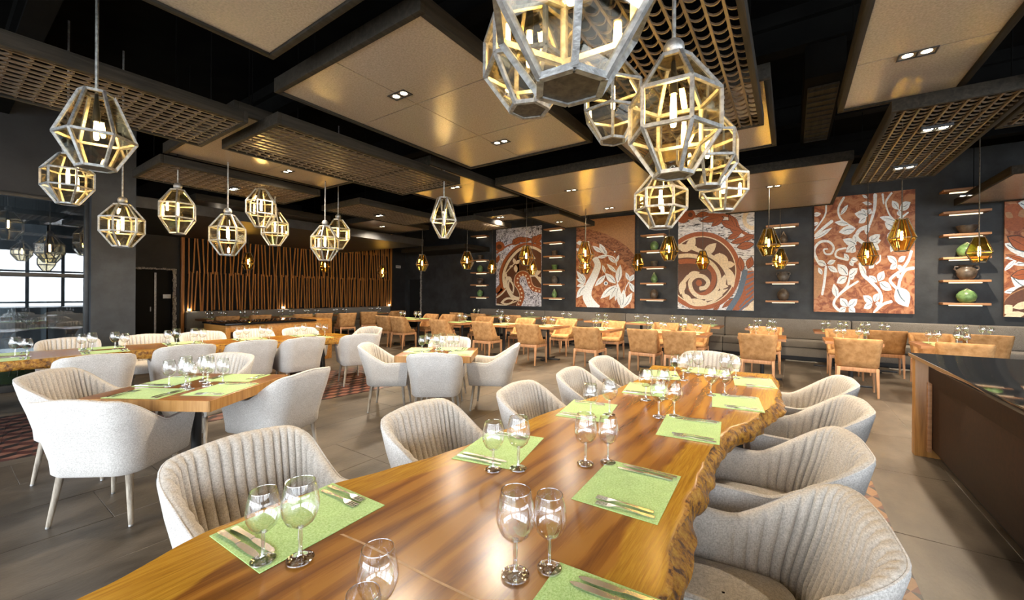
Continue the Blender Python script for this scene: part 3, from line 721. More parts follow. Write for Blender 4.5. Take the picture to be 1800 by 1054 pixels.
def pottery(shape, mat, label, loc, sc=1):
    t = thing('vase' if shape not in ('pot', 'bowl') else shape, label, 'vase' if shape not in ('pot', 'bowl') else shape, loc, 0, 'pottery on the wall shelves')
    MB().lathe([(r * sc, z * sc) for r, z in P_[shape]], 22).build('body', mat, t, smooth=True, angle=60)
    z = P_[shape][-1][1] * sc
    if shape in ('squat', 'round', 'tear'):
        a = P_[shape][-3]; b = P_[shape][-1]; q = MB()
        for s in (-1, 1):   # the cut mouth: two pale lips meeting in a point
            q.tube([(s * a[0] * sc * .6, -.72 * a[0] * sc, a[1] * sc - .004), (s * a[0] * sc * .25, -.5 * a[0] * sc, (a[1] + b[1]) * .5 * sc), (0, -.2 * a[0] * sc, b[1] * sc + .002)], .0055, 6)
        q.build('lip', M_['lip'], t, smooth=True)
    if shape == 'jar':
        for s in (-1, 1): MB().tube([(s * .10 * sc, 0, .285 * sc), (s * .17 * sc, 0, .29 * sc), (s * .185 * sc, 0, .235 * sc), (s * .15 * sc, 0, .20 * sc)], .014, 8).build('handle', mat, t, smooth=True)
G, B_, K = M_['green'], M_['brown'], M_['greypot']
for c, k, shape, mat, lab, sc in (
    (0, 3, 'pot', B_, 'dark flared pot', .95), (0, 2, 'round', G, 'green round vase', .95), (0, 1, 'jar', B_, 'dark rounded jar', .9), (0, 0, 'round', G, 'green ball vase', .95),
    (1, 3, 'pot', B_, 'black straight pot', .95), (1, 2, 'pot', G, 'green straight pot', .95), (1, 1, 'round', K, 'grey ball vase', .95), (1, 0, 'tear', G, 'green teardrop vase', .95),
    (2, 3, 'round', G, 'green ball vase', 1), (2, 2, 'pot', K, 'grey straight pot', .9), (2, 1, 'tear', G, 'green teardrop vase', 1), (2, 0, 'round', B_, 'brown ball vase', 1),
    (3, 3, 'tear', B_, 'dark teardrop vase', .95), (3, 1, 'jar', K, 'grey jar with two handles', .9), (3, 0, 'round', B_, 'brown ball vase', 1.05),
    (4, 3, 'bowl', B_, 'dark open bowl', 1), (4, 2, 'squat', G, 'green squat pointed vase', 1), (4, 1, 'jar', B_, 'dark jar with two handles', 1.1), (4, 0, 'squat', G, 'speckled green squat vase', 1)):
    pottery(shape, mat, lab + ' on the ' + LV[k] + ' shelf ' + CN[c], (COLX[c] + .03, YB - .16, SHZ[k] + .0225), sc * .84)

# ------------------------------------------------------------------ chairs
def plan(hw, yf, yb, rc, n):
    """U shaped plan curve from the left arm front round the back to the right arm front; returns (point, outward normal)"""
    seg = [(-hw, yf, -hw, yb + rc)]; La = yf - yb - rc; Lc = rc * math.pi / 2; Lb = 2 * (hw - rc); T = 2 * La + 2 * Lc + Lb; out = []
    for i in range(n + 1):
        s = T * i / n
        if s <= La: p, q = (-hw, yf - s), (-1, 0)
        elif s <= La + Lc: a = (s - La) / rc; p, q = (-hw + rc - rc * math.cos(a), yb + rc - rc * math.sin(a)), (-math.cos(a), -math.sin(a))
        elif s <= La + Lc + Lb: u = s - La - Lc; p, q = (-hw + rc + u, yb), (0, -1)
        elif s <= La + 2 * Lc + Lb: a = (s - La - Lc - Lb) / rc; p, q = (hw - rc + rc * math.sin(a), yb + rc - rc * math.cos(a)), (math.sin(a), -math.cos(a))
        else: u = s - La - 2 * Lc - Lb; p, q = (hw, yb + rc + u), (1, 0)
        out.append((Vector((*p, 0)), Vector((*q, 0)), s))
    return out, T
def shell(hw, yf, yb, rc, n, height, zlow, zin, thick, lean, taper, ribs, ribd):
    """padded wrap-around back: returns (outer mesh builder, inner mesh builder, crest points)"""
    pl, T = plan(hw, yf, yb, rc, n)
    def pos(p, q, off, z):
        back = smooth(.12, yb + rc * .4, p.y) if True else 0
        k = 1 - taper * (1 - smooth(zlow, zlow + .34, z))
        v = Vector((p.x * k, p.y * k, 0)) + q * off; v.z = z; v.y -= max(0, z - .48) * lean * back
        v.x += p.x / hw * max(0, z - .58) * .10 * back
        return v
    outer, inner, crest = [], [], []
    for p, q, s in pl:
        h = height(p.y, abs(p.x)); zz = [zlow, zlow + .02, zlow + .1, zlow + (h - zlow) * .45, zlow + (h - zlow) * .7, h - .05, h - .022]
        o = [pos(p, q, -.02 if z == zlow else 0, z) for z in zz]
        e = smooth(0, .05, min(s, T - s)); th = thick * (.75 + .25 * e)
        o += [pos(p, q, -.008, h - .006)]
        rb = ribd * (.16 + .84 * smooth(.10, -.12, p.y)) * (abs(math.sin(math.pi * ribs * s / T)) ** .45 - 1) if ribs else 0
        r = [pos(p, q, -.008, h - .006), pos(p, q, -th * .35, h + .004 + rb * .12), pos(p, q, -th * .75 - rb * .3, h - .008 + rb * .2), pos(p, q, -th - rb, h - .035)]
        zi = [h - .035 - (h - .035 - zin) * t for t in (.15, .35, .6, .82, 1)]
        r += [pos(p, q, -th - rb * (1 if t < .9 else .6), z) for z, t in zip(zi, (0, .3, .6, .8, 1))]
        outer.append(o); inner.append(r); crest.append(o[-1])
    a = MB().grid(outer)
    n0 = len(a.v)
    # close the two arm fronts and the underside
    for i in (0, -1):
        loop = outer[i] + inner[i][1:]; c = sum(loop, Vector()) / len(loop) + Vector((0, .012, 0)); k = len(loop)
        fs = [(j, (j + 1) % k, k) for j in range(k)]
        if i == 0: fs = [f[::-1] for f in fs]
        a.add(loop + [c], fs)
    bot = [o[0] for o in outer]; c = sum(bot, Vector()) / len(bot); a.add(bot + [c], [((j + 1) % len(bot), j, len(bot)) for j in range(len(bot))])
    return a, MB().grid([r[::-1] for r in inner]), crest
def cushion(x, y0, y1, z0, z1, r=.05, dome=.02, n=10):
    """soft rounded block"""
    rows = []; cx, cy = 0, (y0 + y1) / 2; hx, hy = x, (y1 - y0) / 2
    prof = [(.86, z0), (.97, z0 + .01), (1, z0 + .035), (1, z1 - .045), (.985, z1 - .02), (.94, z1 - .004), (.80, z1 + dome * .4), (.5, z1 + dome * .85), (.02, z1 + dome)]
    for k, z in prof:
        row = []
        for i in range(40):
            a = 2 * math.pi * i / 40; c, s = math.cos(a), math.sin(a); e = 5
            rr = (abs(c) ** e + abs(s) ** e) ** (-1 / e)
            row.append(Vector((cx + hx * k * c * rr, cy + hy * k * s * rr, z)))
        rows.append(row)
    b = MB().grid(rows, close=True); b.f.append(tuple(range(40))[::-1]); b.mi.append(0); return b
def make_armchair():
    t = thing('armchair', '', 'chair')
    def h(y, x): return .617 + .205 * (.75 * smooth(.04, -.285, y) + .25 * max(0, min(1, (.0 - y) / .27))) + .02 * smooth(.28, .0, x) * smooth(-.1, -.28, y) + .012 * smooth(0, .26, y)
    a, b, crest = shell(.305, .27, -.295, .15, 37 * 6, h, .325, .40, .062, .24, .10, 37, .018)
    a.build('outer_shell', M_['linen'], t, smooth=True, angle=50); b.build('channelled_lining', M_['linen_in'], t, smooth=True, angle=75)
    MB().tube([crest[i] + Vector((0, 0, .001)) for i in range(0, len(crest), 4)], .0045, 6).build('piping', M_['linen'], t, smooth=True)
    cushion(.225, -.19, .285, .325, .455, dome=.022).build('seat', M_['linen_in'], t, smooth=True)
    for sx in (-1, 1):
        for sy in (-1, 1):
            l = MB().tube([(sx * .205, sy * .19 + .0, .335), (sx * .245, sy * .225, .012)], [.021, .0125], 12).build('leg', M_['greyleg'], t, smooth=True)
            MB().tube([(sx * .245, sy * .225, .012), (sx * .2465, sy * .2265, 0)], .0125, 12).build('foot_cap', M_['zinc'], l)
    return t
ARM = Kind(make_armchair)
def make_suede():
    t = thing('dining_chair', '', 'chair')
    def h(y, x): return .505 + .355 * smooth(.09, -.155, y) ** .9
    a, b, crest = shell(.262, .14, -.235, .10, 60, h, .425, .44, .058, .20, .03, 0, 0)
    a.build('backrest', M_['suede'], t, smooth=True, angle=50); b.build('back_lining', M_['suede'], t, smooth=True, angle=60)
    cushion(.24, -.20, .255, .415, .49, dome=.012).build('seat', M_['suede'], t, smooth=True)
    f = MB()
    for q in ((-.215, .215, .215, .24), (-.215, .215, -.225, -.20), (-.235, -.212, -.2, .22), (.212, .235, -.2, .22)): f.box(*q, .365, .424)
    f.build('apron', M_['chairwood'], t, bevel=.003)
    for sx in (-1, 1):
        for sy in (-1, 1):
            x, y = sx * .222, .222 if sy > 0 else -.212; q = MB(); v = []
            for z, w, dx, dy in ((0, .012, sx * .008, -.045 if sy < 0 else .012), (.424, .021, 0, 0)):
                v += [(x + dx + w * i, y + dy + w * j, z) for i, j in ((-1, -1), (1, -1), (1, 1), (-1, 1))]
            q.add(v, [(3, 2, 1, 0), (4, 5, 6, 7), (0, 1, 5, 4), (1, 2, 6, 5), (2, 3, 7, 6), (3, 0, 4, 7)]).build('leg', M_['chairwood'], t, bevel=.003)
    return t
SUE = Kind(make_suede)
def seat_by_back(kind, back, ang, dy, label, group):
    """place a chair by the middle of its back crest; ang = heading of the sitter, 0 = +Y"""
    c, s = math.cos(ang), math.sin(ang)
    return kind.put((back[0] - s * dy, back[1] + c * dy, 0), ang, label, group)
GM, GO, GQ, GR = 'armchairs at the slab table', 'armchairs at the long table', 'armchairs at the square table', 'armchairs at the middle table'
for (x, y), a, lab in (((-2.10, .80), -84, 'armchair on the aisle side of the slab table, nearest the camera'), ((-1.85, 1.64), -83, 'second armchair from the camera on the aisle side of the slab table'),
    ((-1.68, 2.45), -84, 'third armchair from the camera on the aisle side of the slab table'), ((-1.64, 3.22), -83, 'fourth armchair from the camera on the aisle side of the slab table'),
    ((-1.68, 4.02), -88, 'farthest armchair on the aisle side of the slab table'),
    ((.17, .82), 97, 'armchair on the counter side of the slab table, cut by the bottom edge'), ((.22, 1.62), 98, 'large front armchair on the counter side of the slab table'),
    ((.26, 2.44), 98, 'second armchair from the front on the counter side of the slab table'), ((.38, 3.34), 97, 'third armchair from the front on the counter side of the slab table'),
    ((.40, 4.20), 98, 'farthest armchair on the counter side of the slab table'), ((-.76, 5.22), 177, 'armchair at the far head of the slab table')):
    seat_by_back(ARM, (x, y), R(a), .362, 'light grey ' + lab, GM)
def cr(d, l): return FW.x * d + R0.x * l, FW.y * d + R0.y * l
CAMA = YAW
for pos, a, lab in ((cr(2.43, -2.66), CAMA + R(4), 'armchair with its white lit back to the camera at the square table'), (cr(3.32, -3.86), CAMA - R(78), 'armchair at the window side of the square table'),
    (cr(3.45, -1.71), CAMA + R(74), 'armchair at the aisle side of the square table, seen from the side'), (cr(4.40, -3.02), CAMA + R(172), 'armchair on the far side of the square table, facing the camera')):
    seat_by_back(ARM, pos, a, .362, 'light grey ' + lab, GQ)
for pos, a, lab in ((cr(4.44, -.865), CAMA + R(2), 'armchair with its back to the camera at the middle table'), (cr(5.28, -1.95), CAMA - R(84), 'armchair at the window side of the middle table'),
    (cr(5.34, .09), CAMA + R(84), 'armchair at the counter side of the middle table'), (cr(6.22, -.93), CAMA + R(180), 'armchair on the far side of the middle table, behind the glasses')):
    seat_by_back(ARM, pos, a, .362, 'light grey ' + lab, GR)
for (x, y), a, lab in (((-5.92, 1.02), 85, 'first armchair on the near side of the long table, behind the square table'), ((-6.16, 1.86), 84, 'second armchair on the near side of the long table'), ((-6.02, 2.56), 82, 'third armchair on the near side of the long table'),
    ((-5.86, 3.2), 84, 'fourth armchair on the near side of the long table'), ((-5.62, 3.96), 68, 'armchair on the near side of the long table, at its far corner'),
    ((-8.36, 1.15), -97, 'first armchair on the far side of the long table, nearest the window'), ((-8.16, 1.93), -96, 'second armchair on the far side of the long table'), ((-8.14, 2.63), -96, 'third armchair on the far side of the long table'),
    ((-7.93, 3.32), -97, 'fourth armchair on the far side of the long table'), ((-7.68, 4.01), -97, 'fifth armchair on the far side of the long table'), ((-6.72, 4.98), 187, 'armchair at the far head of the long table')):
    seat_by_back(ARM, (x, y), R(a), .362, 'light grey ' + lab, GO)

FR = ((-9.4, 7.2), (-8.7, 7.13), (-7.07, 7.0), (-5.76, 7.08), (-4.6, 7.15), (-3.29, 7.2), (-2.26, 7.42), (-1.62, 7.45), (-.45, 7.75), (.83, 7.85), (1.97, 8.02))
MR = ((-9.0, 8.85), (-8.4, 8.95), (-6.9, 8.8), (-5.62, 8.9), (-4.62, 9.25), (-3.45, 9.35), (-2.3, 9.5), (-1.66, 9.5), (-.42, 9.75), (.82, 9.9), (1.97, 9.85))
BR = ((-9.05, 9.85), (-8.14, 9.85), (-6.8, 9.82), (-5.39, 9.82), (1.47, 10.02), (2.74, 10.02))
ordn = ('first', 'second', 'third', 'fourth', 'fifth', 'sixth', 'seventh', 'eighth', 'ninth', 'tenth', 'eleventh')
for i, (x, y) in enumerate(FR): seat_by_back(SUE, (x, y), R(random.uniform(-3, 3)), .30, 'tan suede chair in the front row, back to camera, %s from the slatted screen' % ordn[i], 'suede chairs of the front row')
for i, (x, y) in enumerate(MR): seat_by_back(SUE, (x, y), R(180 + random.uniform(-4, 4)), .30, 'tan suede chair facing the camera at the front row tables, %s from the screen' % ordn[i], 'suede chairs facing the camera')
for i, (x, y) in enumerate(BR): seat_by_back(SUE, (x, y), R(random.uniform(-4, 4)), .30, 'tan suede chair at the wall bench tables, %s from the slatted screen' % ordn[i], 'suede chairs at the wall bench')
for i, ((x, y), a) in enumerate((((-12.05, 4.5), 90), ((-12.05, 5.3), 90), ((-11.7, 6.3), 90), ((-11.7, 6.95), 90), ((-11.25, 7.45), 82), ((-11.55, 8.4), 62), ((-11.4, 9.5), 92))):
    seat_by_back(SUE, (x, y), R(a), .30, 'tan suede chair at the slatted screen bench, %s from the side door' % ordn[i], 'suede chairs at the slatted screen bench')

# ------------------------------------------------------------------ benches against the walls
def bench(name, label, x0, x1, depth, rot, loc, g, bh=.90, cloth='bench'):
    t = thing(name, label, 'bench', loc, rot, g); w = (x1 - x0) / 2; c = (x0 + x1) / 2
    def blk(nm, y0, y1, z0, z1, mat, bv): MB().box(-w + .006, w - .006, y0, y1, z0, z1).build(nm, mat, t, (c, 0, 0), bevel=(bv, 3))
    blk('back_cushion', -.16, -.005, .46, bh, M_[cloth], .03); blk('seat_cushion', -depth, -.10, .30, .46, M_[cloth], .025)
    blk('front_panel', -depth + .015, -.05, .10, .295, M_[cloth], .01); blk('plinth', -depth + .09, -.05, 0, .10, M_['black'], .004)
    return t
sx = [-9.62, -6.82, -4.05, -1.41, 1.13, 3.8, 6.4]
for i in range(6): bench('wall_bench', 'taupe upholstered bench section under the mosaic wall, %s from the dark corner' % ordn[i], sx[i], sx[i + 1], .60, 0, (0, YB - .01, 0), 'bench sections under the mosaics', .93)
sy = [4.12, 6.7, 9.0, 11.1]
for i in range(3): bench('wall_bench', 'grey upholstered bench section under the slatted screen, %s from the side door' % ordn[i], sy[i], sy[i + 1], .60, R(90), (XS + .01, 0, 0), 'bench sections under the slatted screen', .93, 'bench_grey')
for i, y in enumerate((4.2, 6.75, 11.05)):
    t = thing('bench_lamp', 'small glowing lamp on the bench under the slatted screen, %s from the door' % ordn[i], 'lamp', (XS + .15, y, .931), 0, 'bench back lamps')
    MB().lathe([(.001, 0), (.035, 0), (.035, .008), (.008, .012), (.008, .03)], 12).build('base', M_['black'], t); MB().lathe([(.008, .03), (.03, .035), (.03, .07), (.001, .08)], 12).build('shade', M_['spot'], t)

# ------------------------------------------------------------------ small tables
def make_table(w, d, th=.045, name='dining_table', edge='tableedge'):
    t = thing(name, '', 'table')
    MB().box(-w / 2 + .004, w / 2 - .004, -d / 2 + .004, d / 2 - .004, .76 - th + .004, .76).build('tabletop', M_['tabletop'], t, bevel=.003)
    e = MB()
    for q in ((-w / 2, w / 2, -d / 2, -d / 2 + .012), (-w / 2, w / 2, d / 2 - .012, d / 2), (-w / 2, -w / 2 + .012, -d / 2, d / 2), (w / 2 - .012, w / 2, -d / 2, d / 2)): e.box(*q, .76 - th, .7595)
    e.build('edge_band', M_[edge], t)
    for x in ((0,) if w < 1 else (-w * .27, w * .27)):
        MB().tube([(x, 0, .03), (x, 0, .76 - th)], .034, 14).build('pedestal', M_['black'], t, smooth=True)
        MB().box(x - .30, x + .30, -.035, .035, 0, .03).box(x - .035, x + .035, -.28, .28, 0, .03).build('cross_foot', M_['black'], t, bevel=.006)
        MB().box(x - .2, x + .2, -.2, .2, .705, .715).build('top_plate', M_['black'], t)
    return t
T75, T130 = Kind(lambda: make_table(.72, .78)), Kind(lambda: make_table(1.32, .78))
TABF = [(-9.05, 7.95, 1), (-6.98, 7.88, 0), (-5.7, 7.95, 0), (-4.6, 8.15, 0), (-3.35, 8.2, 0), (-1.92, 8.4, 1), (-.42, 8.62, 0), (.83, 8.75, 0), (1.97, 8.85, 0)]
TABB = [(-8.9, 10.75, 0), (-7.9, 10.75, 0), (-6.75, 10.75, 0), (-5.45, 10.75, 0), (-4.35, 10.75, 0), (-3.25, 10.75, 0), (-2.0, 10.75, 1), (-.48, 10.8, 0), (1.07, 10.8, 1), (2.74, 10.8, 0)]
TABS = [(-12.85, 4.5, 0), (-12.85, 5.3, 0), (-12.75, 6.3, 0), (-12.75, 7.1, 0), (-12.75, 8.1, 0), (-12.75, 9.5, 0)]
for i, (x, y, b) in enumerate(TABF): (T130 if b else T75).put((x, y, 0), 0, 'oak topped table in the front row, %s from the slatted screen' % ordn[i], 'front row tables')
for i, (x, y, b) in enumerate(TABB): (T130 if b else T75).put((x, y, 0), 0, 'oak topped table against the bench under the mosaics, %s from the dark corner' % ordn[i], 'bench tables under the mosaics')
for i, (x, y, b) in enumerate(TABS): T75.put((x, y, 0), R(90), 'oak topped table at the slatted screen bench, %s from the side door' % ordn[i], 'bench tables under the slatted screen')
SQC, MDC = cr(3.20, -2.49), cr(5.12, -.915)
for c, lab, w, d, a in ((SQC, 'thick oak square table between four armchairs near the window', .94, .90, -2), (MDC, 'thick oak square table between four armchairs in the middle of the room', .90, .80, -1)):
    t = make_table(w, d, .075, 'square_table', 'counter_end'); t.location = (c[0], c[1], 0); t.rotation_euler.z = YAW + R(a); t['label'] = lab

# ------------------------------------------------------------------ live edge slab tables
from mathutils.noise import noise as NZ_
def NZ(p): return NZ_(Vector(p))
def interp(tab, y):
    for (a, u), (b, v) in zip(tab[:-1], tab[1:]):
        if y <= b:
            s = max(0, (y - a) / (b - a)); s2 = s * s * (3 - 2 * s); return u + (v - u) * (.5 * s + .5 * s2)
    return tab[-1][1]
def slab(name, label, left, right, ye, th, bulge, seed):
    """left/right = [(y, x)] outlines; ye = (y at near end, y at far-left, y at far-right)"""
    rnd = random.Random(seed); nx, ny = 34, 260; o = Vector(((left[0][1] + right[0][1]) / 2, (ye[0] + ye[1]) / 2, .76)); V = []; rim = []
    ph = [rnd.uniform(0, 6) for _ in range(12)]
    def wob(y, k): return .022 * NZ((y * 1.9, ph[k], seed)) + .016 * NZ((y * 5, ph[k + 1], seed)) + .006 * NZ((y * 14, ph[k + 2], seed))
    rows = []; rims = []
    for j in range(ny + 1):
        v = j / ny; row = []; rr = []
        y0 = ye[0] + (ye[1] - ye[0]) * v; y1 = ye[0] + (ye[2] - ye[0]) * v
        xl, xr = interp(left, y0) + wob(y0, 0) * .6, interp(right, y1) + wob(y1, 3) * bulge[1] / .03
        for side, x, y, sg in ((0, xl, y0, -1), (1, xr, y1, 1)):
            bl = bulge[side]; k = 5 if side == 0 else 8
            pr = [(-.07, -th), (.35, -th + .004), (.95, -th * .78), (1.05, -th * .55), (.62, -th * .28), (.18, -th * .07)]
            ring_ = []
            for q, (bo, z) in enumerate(pr):
                n_ = bl * (bo + .95 * NZ((y * 2.2, q * .5 + ph[k], seed)) + .75 * NZ((y * 6.1, q * .55 + ph[k + 1], seed + 3)) + .18 * NZ((y * 17, q * .9 + ph[k + 2], seed + 5)))
                ring_.append((Vector((x + sg * (n_ if 0 < q else bo * .4), y, z * (1 + .16 * NZ((y * 3.1, ph[k], q * .3))) if q < 3 else z)), -.01))
            if side == 0: row += [p for p, _ in ring_]; rr += [-.01] * len(ring_)
            else: tail = [p for p, _ in ring_][::-1]; tr_ = [-.01] * len(ring_)
        top = []
        for i in range(nx + 1):
            u = i / nx; u = u + .09 * math.sin(2 * math.pi * u) * -1
            x = xl + (xr - xl) * u; y = y0 + (y1 - y0) * u
            top.append(Vector((x, y, 0)))
            rr.append(min(x - xl, xr - x, (1 - v) * (ye[1] - ye[0]) * .8, 9) + .0045 - (.13 * smooth(1.1, .3, y) * smooth(-.1, .25, y) * smooth(.6, .2, i / nx) if seed == 3 else 0))
            rr[-1] = max(rr[-1], .0045)
        row += top + tail; rr += tr_; rows.append(row); rims.append(rr)
    n = len(rows[0]); b = MB().grid([[p - Vector((o.x, o.y, 0)) for p in r] for r in rows])
    for j in (0, ny):
        f = tuple(j * n + i for i in range(n)); b.f.append(f if j == 0 else f[::-1]); b.mi.append(0)
    for j in range(ny): b.f.append((j * n, (j + 1) * n, (j + 1) * n + n - 1, j * n + n - 1)); b.mi.append(0)
    t = thing(name, label, 'table', (o.x, o.y, 0))
    me = b.mesh('slab_top', M_['slab'], smooth=True, angle=60); at = me.attributes.new('rim', 'FLOAT', 'POINT')
    at.data.foreach_set('value', [q for r in rims for q in r])
    obj('slab_top', me, t, (0, 0, .76))
    return t, o
LE = [(-.4, -1.22), (0, -1.34), (.23, -1.41), (.5, -1.475), (.7, -1.475), (.9, -1.45), (1.07, -1.40), (1.34, -1.32), (1.6, -1.285), (2.17, -1.245), (2.58, -1.195), (3.0, -1.115), (3.57, -1.09), (4.1, -1.15), (4.35, -1.19)]
RI = [(-.4, -.36), (.5, -.31), (1.0, -.265), (1.3, -.285), (1.6, -.305), (1.95, -.315), (2.25, -.315), (2.55, -.275), (2.75, -.20), (2.95, -.175), (3.15, -.11), (3.4, -.075), (3.7, -.07), (4.05, -.10), (4.5, -.155)]
t, o = slab('slab_table', 'long glossy live-edge slab table with bark rim in the foreground', LE, RI, (-.4, 4.33, 4.5), .105, (.008, .034), 3)
def trestle(y, w, x):
    b = MB()
    for s in (-1, 1): b.bar((x + s * w * .5, y, .0), (x + s * w * .38, y, .655), .06, .06)
    b.box(x - w * .5, x + w * .5, y - .035, y + .035, .0, .025); b.box(x - w * .42, x + w * .42, y - .035, y + .035, .625, .655); return b
for y, x in ((.45, -.88), (3.6, -.60)): trestle(y, .62, x).build('trestle', M_['black'], t, (-o.x, -o.y, 0), bevel=.004)
# a pale inlaid crack line that runs across the near end of the slab
ck = [onz(*q, .7605) for q in ((600, 938), (640, 955), (700, 985), (760, 1017), (830, 1050), (900, 1085))]
q = MB(); q.add([p + Vector((.004, .004, 0)) for p in ck] + [p - Vector((.004, .004, 0)) for p in ck], [(i, i + 1, 7 + i, 6 + i) for i in range(5)])
q.build('inlay_line', M_['counter_end'], t, (-o.x, -o.y, 0))
LL = [(-1.2, -7.78), (0, -7.7), (.8, -7.58), (1.5, -7.5), (2.2, -7.36), (2.9, -7.2), (3.7, -7.05), (4.2, -6.8)]
LR = [(-1.2, -6.8), (.4, -6.68), (1.4, -6.66), (2.06, -6.58), (2.68, -6.42), (3.13, -6.28), (3.8, -6.16), (4.2, -6.13)]
t2, o2 = slab('slab_table', 'long live-edge slab table at the window side, on black legs', LL, LR, (-1.2, 4.2, 4.24), .11, (.012, .02), 8)
for y, x in ((-.6, -7.25), (1.0, -7.1), (3.7, -6.6)): trestle(y, .66, x).build('trestle', M_['black'], t2, (-o2.x, -o2.y, 0), bevel=.004)
MB().box(-6.95, -6.35, 3.5, 3.56, 0, .65).build('panel_leg', M_['counter'], t2, (-o2.x, -o2.y, 0), bevel=.004)

# ------------------------------------------------------------------ place settings
def make_mat():
    o = MB().box(-.205, .205, -.15, .15, 0, .0025).build('placemat', M_['mat'], bevel=(.001, 1)); tag(o, '', 'placemat'); return o
def glass_prof(s): return ([(.006, .088), (.022, .092), (.038, .108), (.047, .130), (.049, .150), (.045, .180), (.037, .213)], [(.036, 0), (.0355, .003), (.012, .007), (.0065, .016), (.005, .04), (.0062, .062), (.0055, .078), (.008, .090), (.001, .094)])
def make_glass(n=28):
    bowl, stem = glass_prof(1); bowl = bowl + [(r - .0012, z) for r, z in bowl[::-1]]; t = thing('wine_glass', '', 'wine glass')
    MB().lathe(bowl, n).build('bowl', M_['glass'], t, smooth=True, angle=80)
    MB().tube([(.037 * math.cos(2 * math.pi * k / n), .037 * math.sin(2 * math.pi * k / n), .213) for k in range(n + 1)], .0009, 5).build('rim', M_['glass_stem'], t, smooth=True)
    MB().lathe([(.001, .0)] + stem, n).build('stem_and_foot', M_['glass_stem'], t, smooth=True, angle=70)
    return t
def make_glass_far():
    bowl, stem = glass_prof(1); b = MB(); b.lathe(bowl, 14); b.lathe([stem[k] for k in (0, 2, 4, 7)], 10)
    o = b.build('wine_glass', M_['glass_stem'], smooth=True, angle=80); tag(o, '', 'wine glass'); return o
def path_blade(pts, th):
    """flat shape from [(y, half width, z)]"""
    b = MB(); L = [Vector((-w, y, z)) for y, w, z in pts] + [Vector((w, y, z)) for y, w, z in pts]; n = len(pts)
    up = [p + Vector((0, 0, th)) for p in L]; v = L + up; f = []
    for i in range(n - 1):
        f += [(i, i + 1, n + i + 1, n + i), (2 * n + i, 3 * n + i, 3 * n + i + 1, 2 * n + i + 1), (i, 2 * n + i, 2 * n + i + 1, i + 1), (n + i, n + i + 1, 3 * n + i + 1, 3 * n + i)]
    f += [(0, n, 3 * n, 2 * n), (n - 1, 3 * n - 1, 4 * n - 1, 2 * n - 1)]
    return b.add(v, f)
def make_fork():
    t = thing('fork', '', 'fork')
    path_blade([(-.10, .007, .001), (-.085, .0085, .0015), (-.04, .006, .003), (.0, .0035, .005), (.03, .0035, .005), (.042, .009, .003), (.052, .0125, .0015), (.060, .0125, .001)], .0025).build('handle', M_['steel'], t, smooth=True, angle=35)
    b = MB()
    for k in range(4): x = -.0105 + .007 * k; b.box(x - .0018, x + .0018, .058, .100, .001, .0035)
    b.build('tines', M_['steel'], t); return t
def make_knife():
    t = thing('table_knife', '', 'knife')
    path_blade([(-.11, .008, .0), (-.10, .010, .0005), (-.06, .0075, .001), (-.01, .0065, .001), (.0, .0085, .001)], .006).build('handle', M_['steel'], t, smooth=True, angle=35)
    path_blade([(.0, .006, .003), (.02, .0095, .003), (.07, .0105, .002), (.10, .008, .001), (.113, .002, .001)], .0018).build('blade', M_['steel'], t, smooth=True, angle=35)
    return t
MAT, GLS, GLF, FRK, KNF = Kind(make_mat), Kind(make_glass), Kind(make_glass_far), Kind(make_fork), Kind(make_knife)
def place(c, ang, where, g, glasses=True, cutlery=True, ztop=.76, far=False, gy=0):
    """one cover; ang = heading of the sitter (the mat's far edge lies that way)"""
    cs, sn = math.cos(ang), math.sin(ang)
    def w(x, y, z): return (c[0] + x * cs - y * sn, c[1] + x * sn + y * cs, z)
    MAT.put((c[0], c[1], ztop + .0005), ang, 'green placemat, ' + where, 'green placemats')
    if cutlery:
        z = ztop + .0032
        for k, nm in ((0, 'outer'), (1, 'inner')):
            FRK.put(w(-.178 + .034 * k, -.035 + .012 * k, z), ang + R(random.uniform(-3, 3)), nm + ' fork, ' + where, 'forks on the placemats')
            KNF.put(w(.178 - .034 * k, -.03 + .012 * k, z), ang + R(random.uniform(-3, 3)), nm + ' knife, ' + where, 'knives on the placemats')
    if glasses:
        for x, y, s, nm in ((.10, .196, 1.03, "larger"), (.185, .135, .93, 'smaller')):
            (GLF if far else GLS).put(w(x, y + gy, ztop + .0005 if y + gy > .187 else ztop + .0032), 0, nm + ' wine glass, ' + where, 'wine glass pairs', (s, s, s))
DN, DS = 'aisle side of the slab table', 'counter side of the slab table'
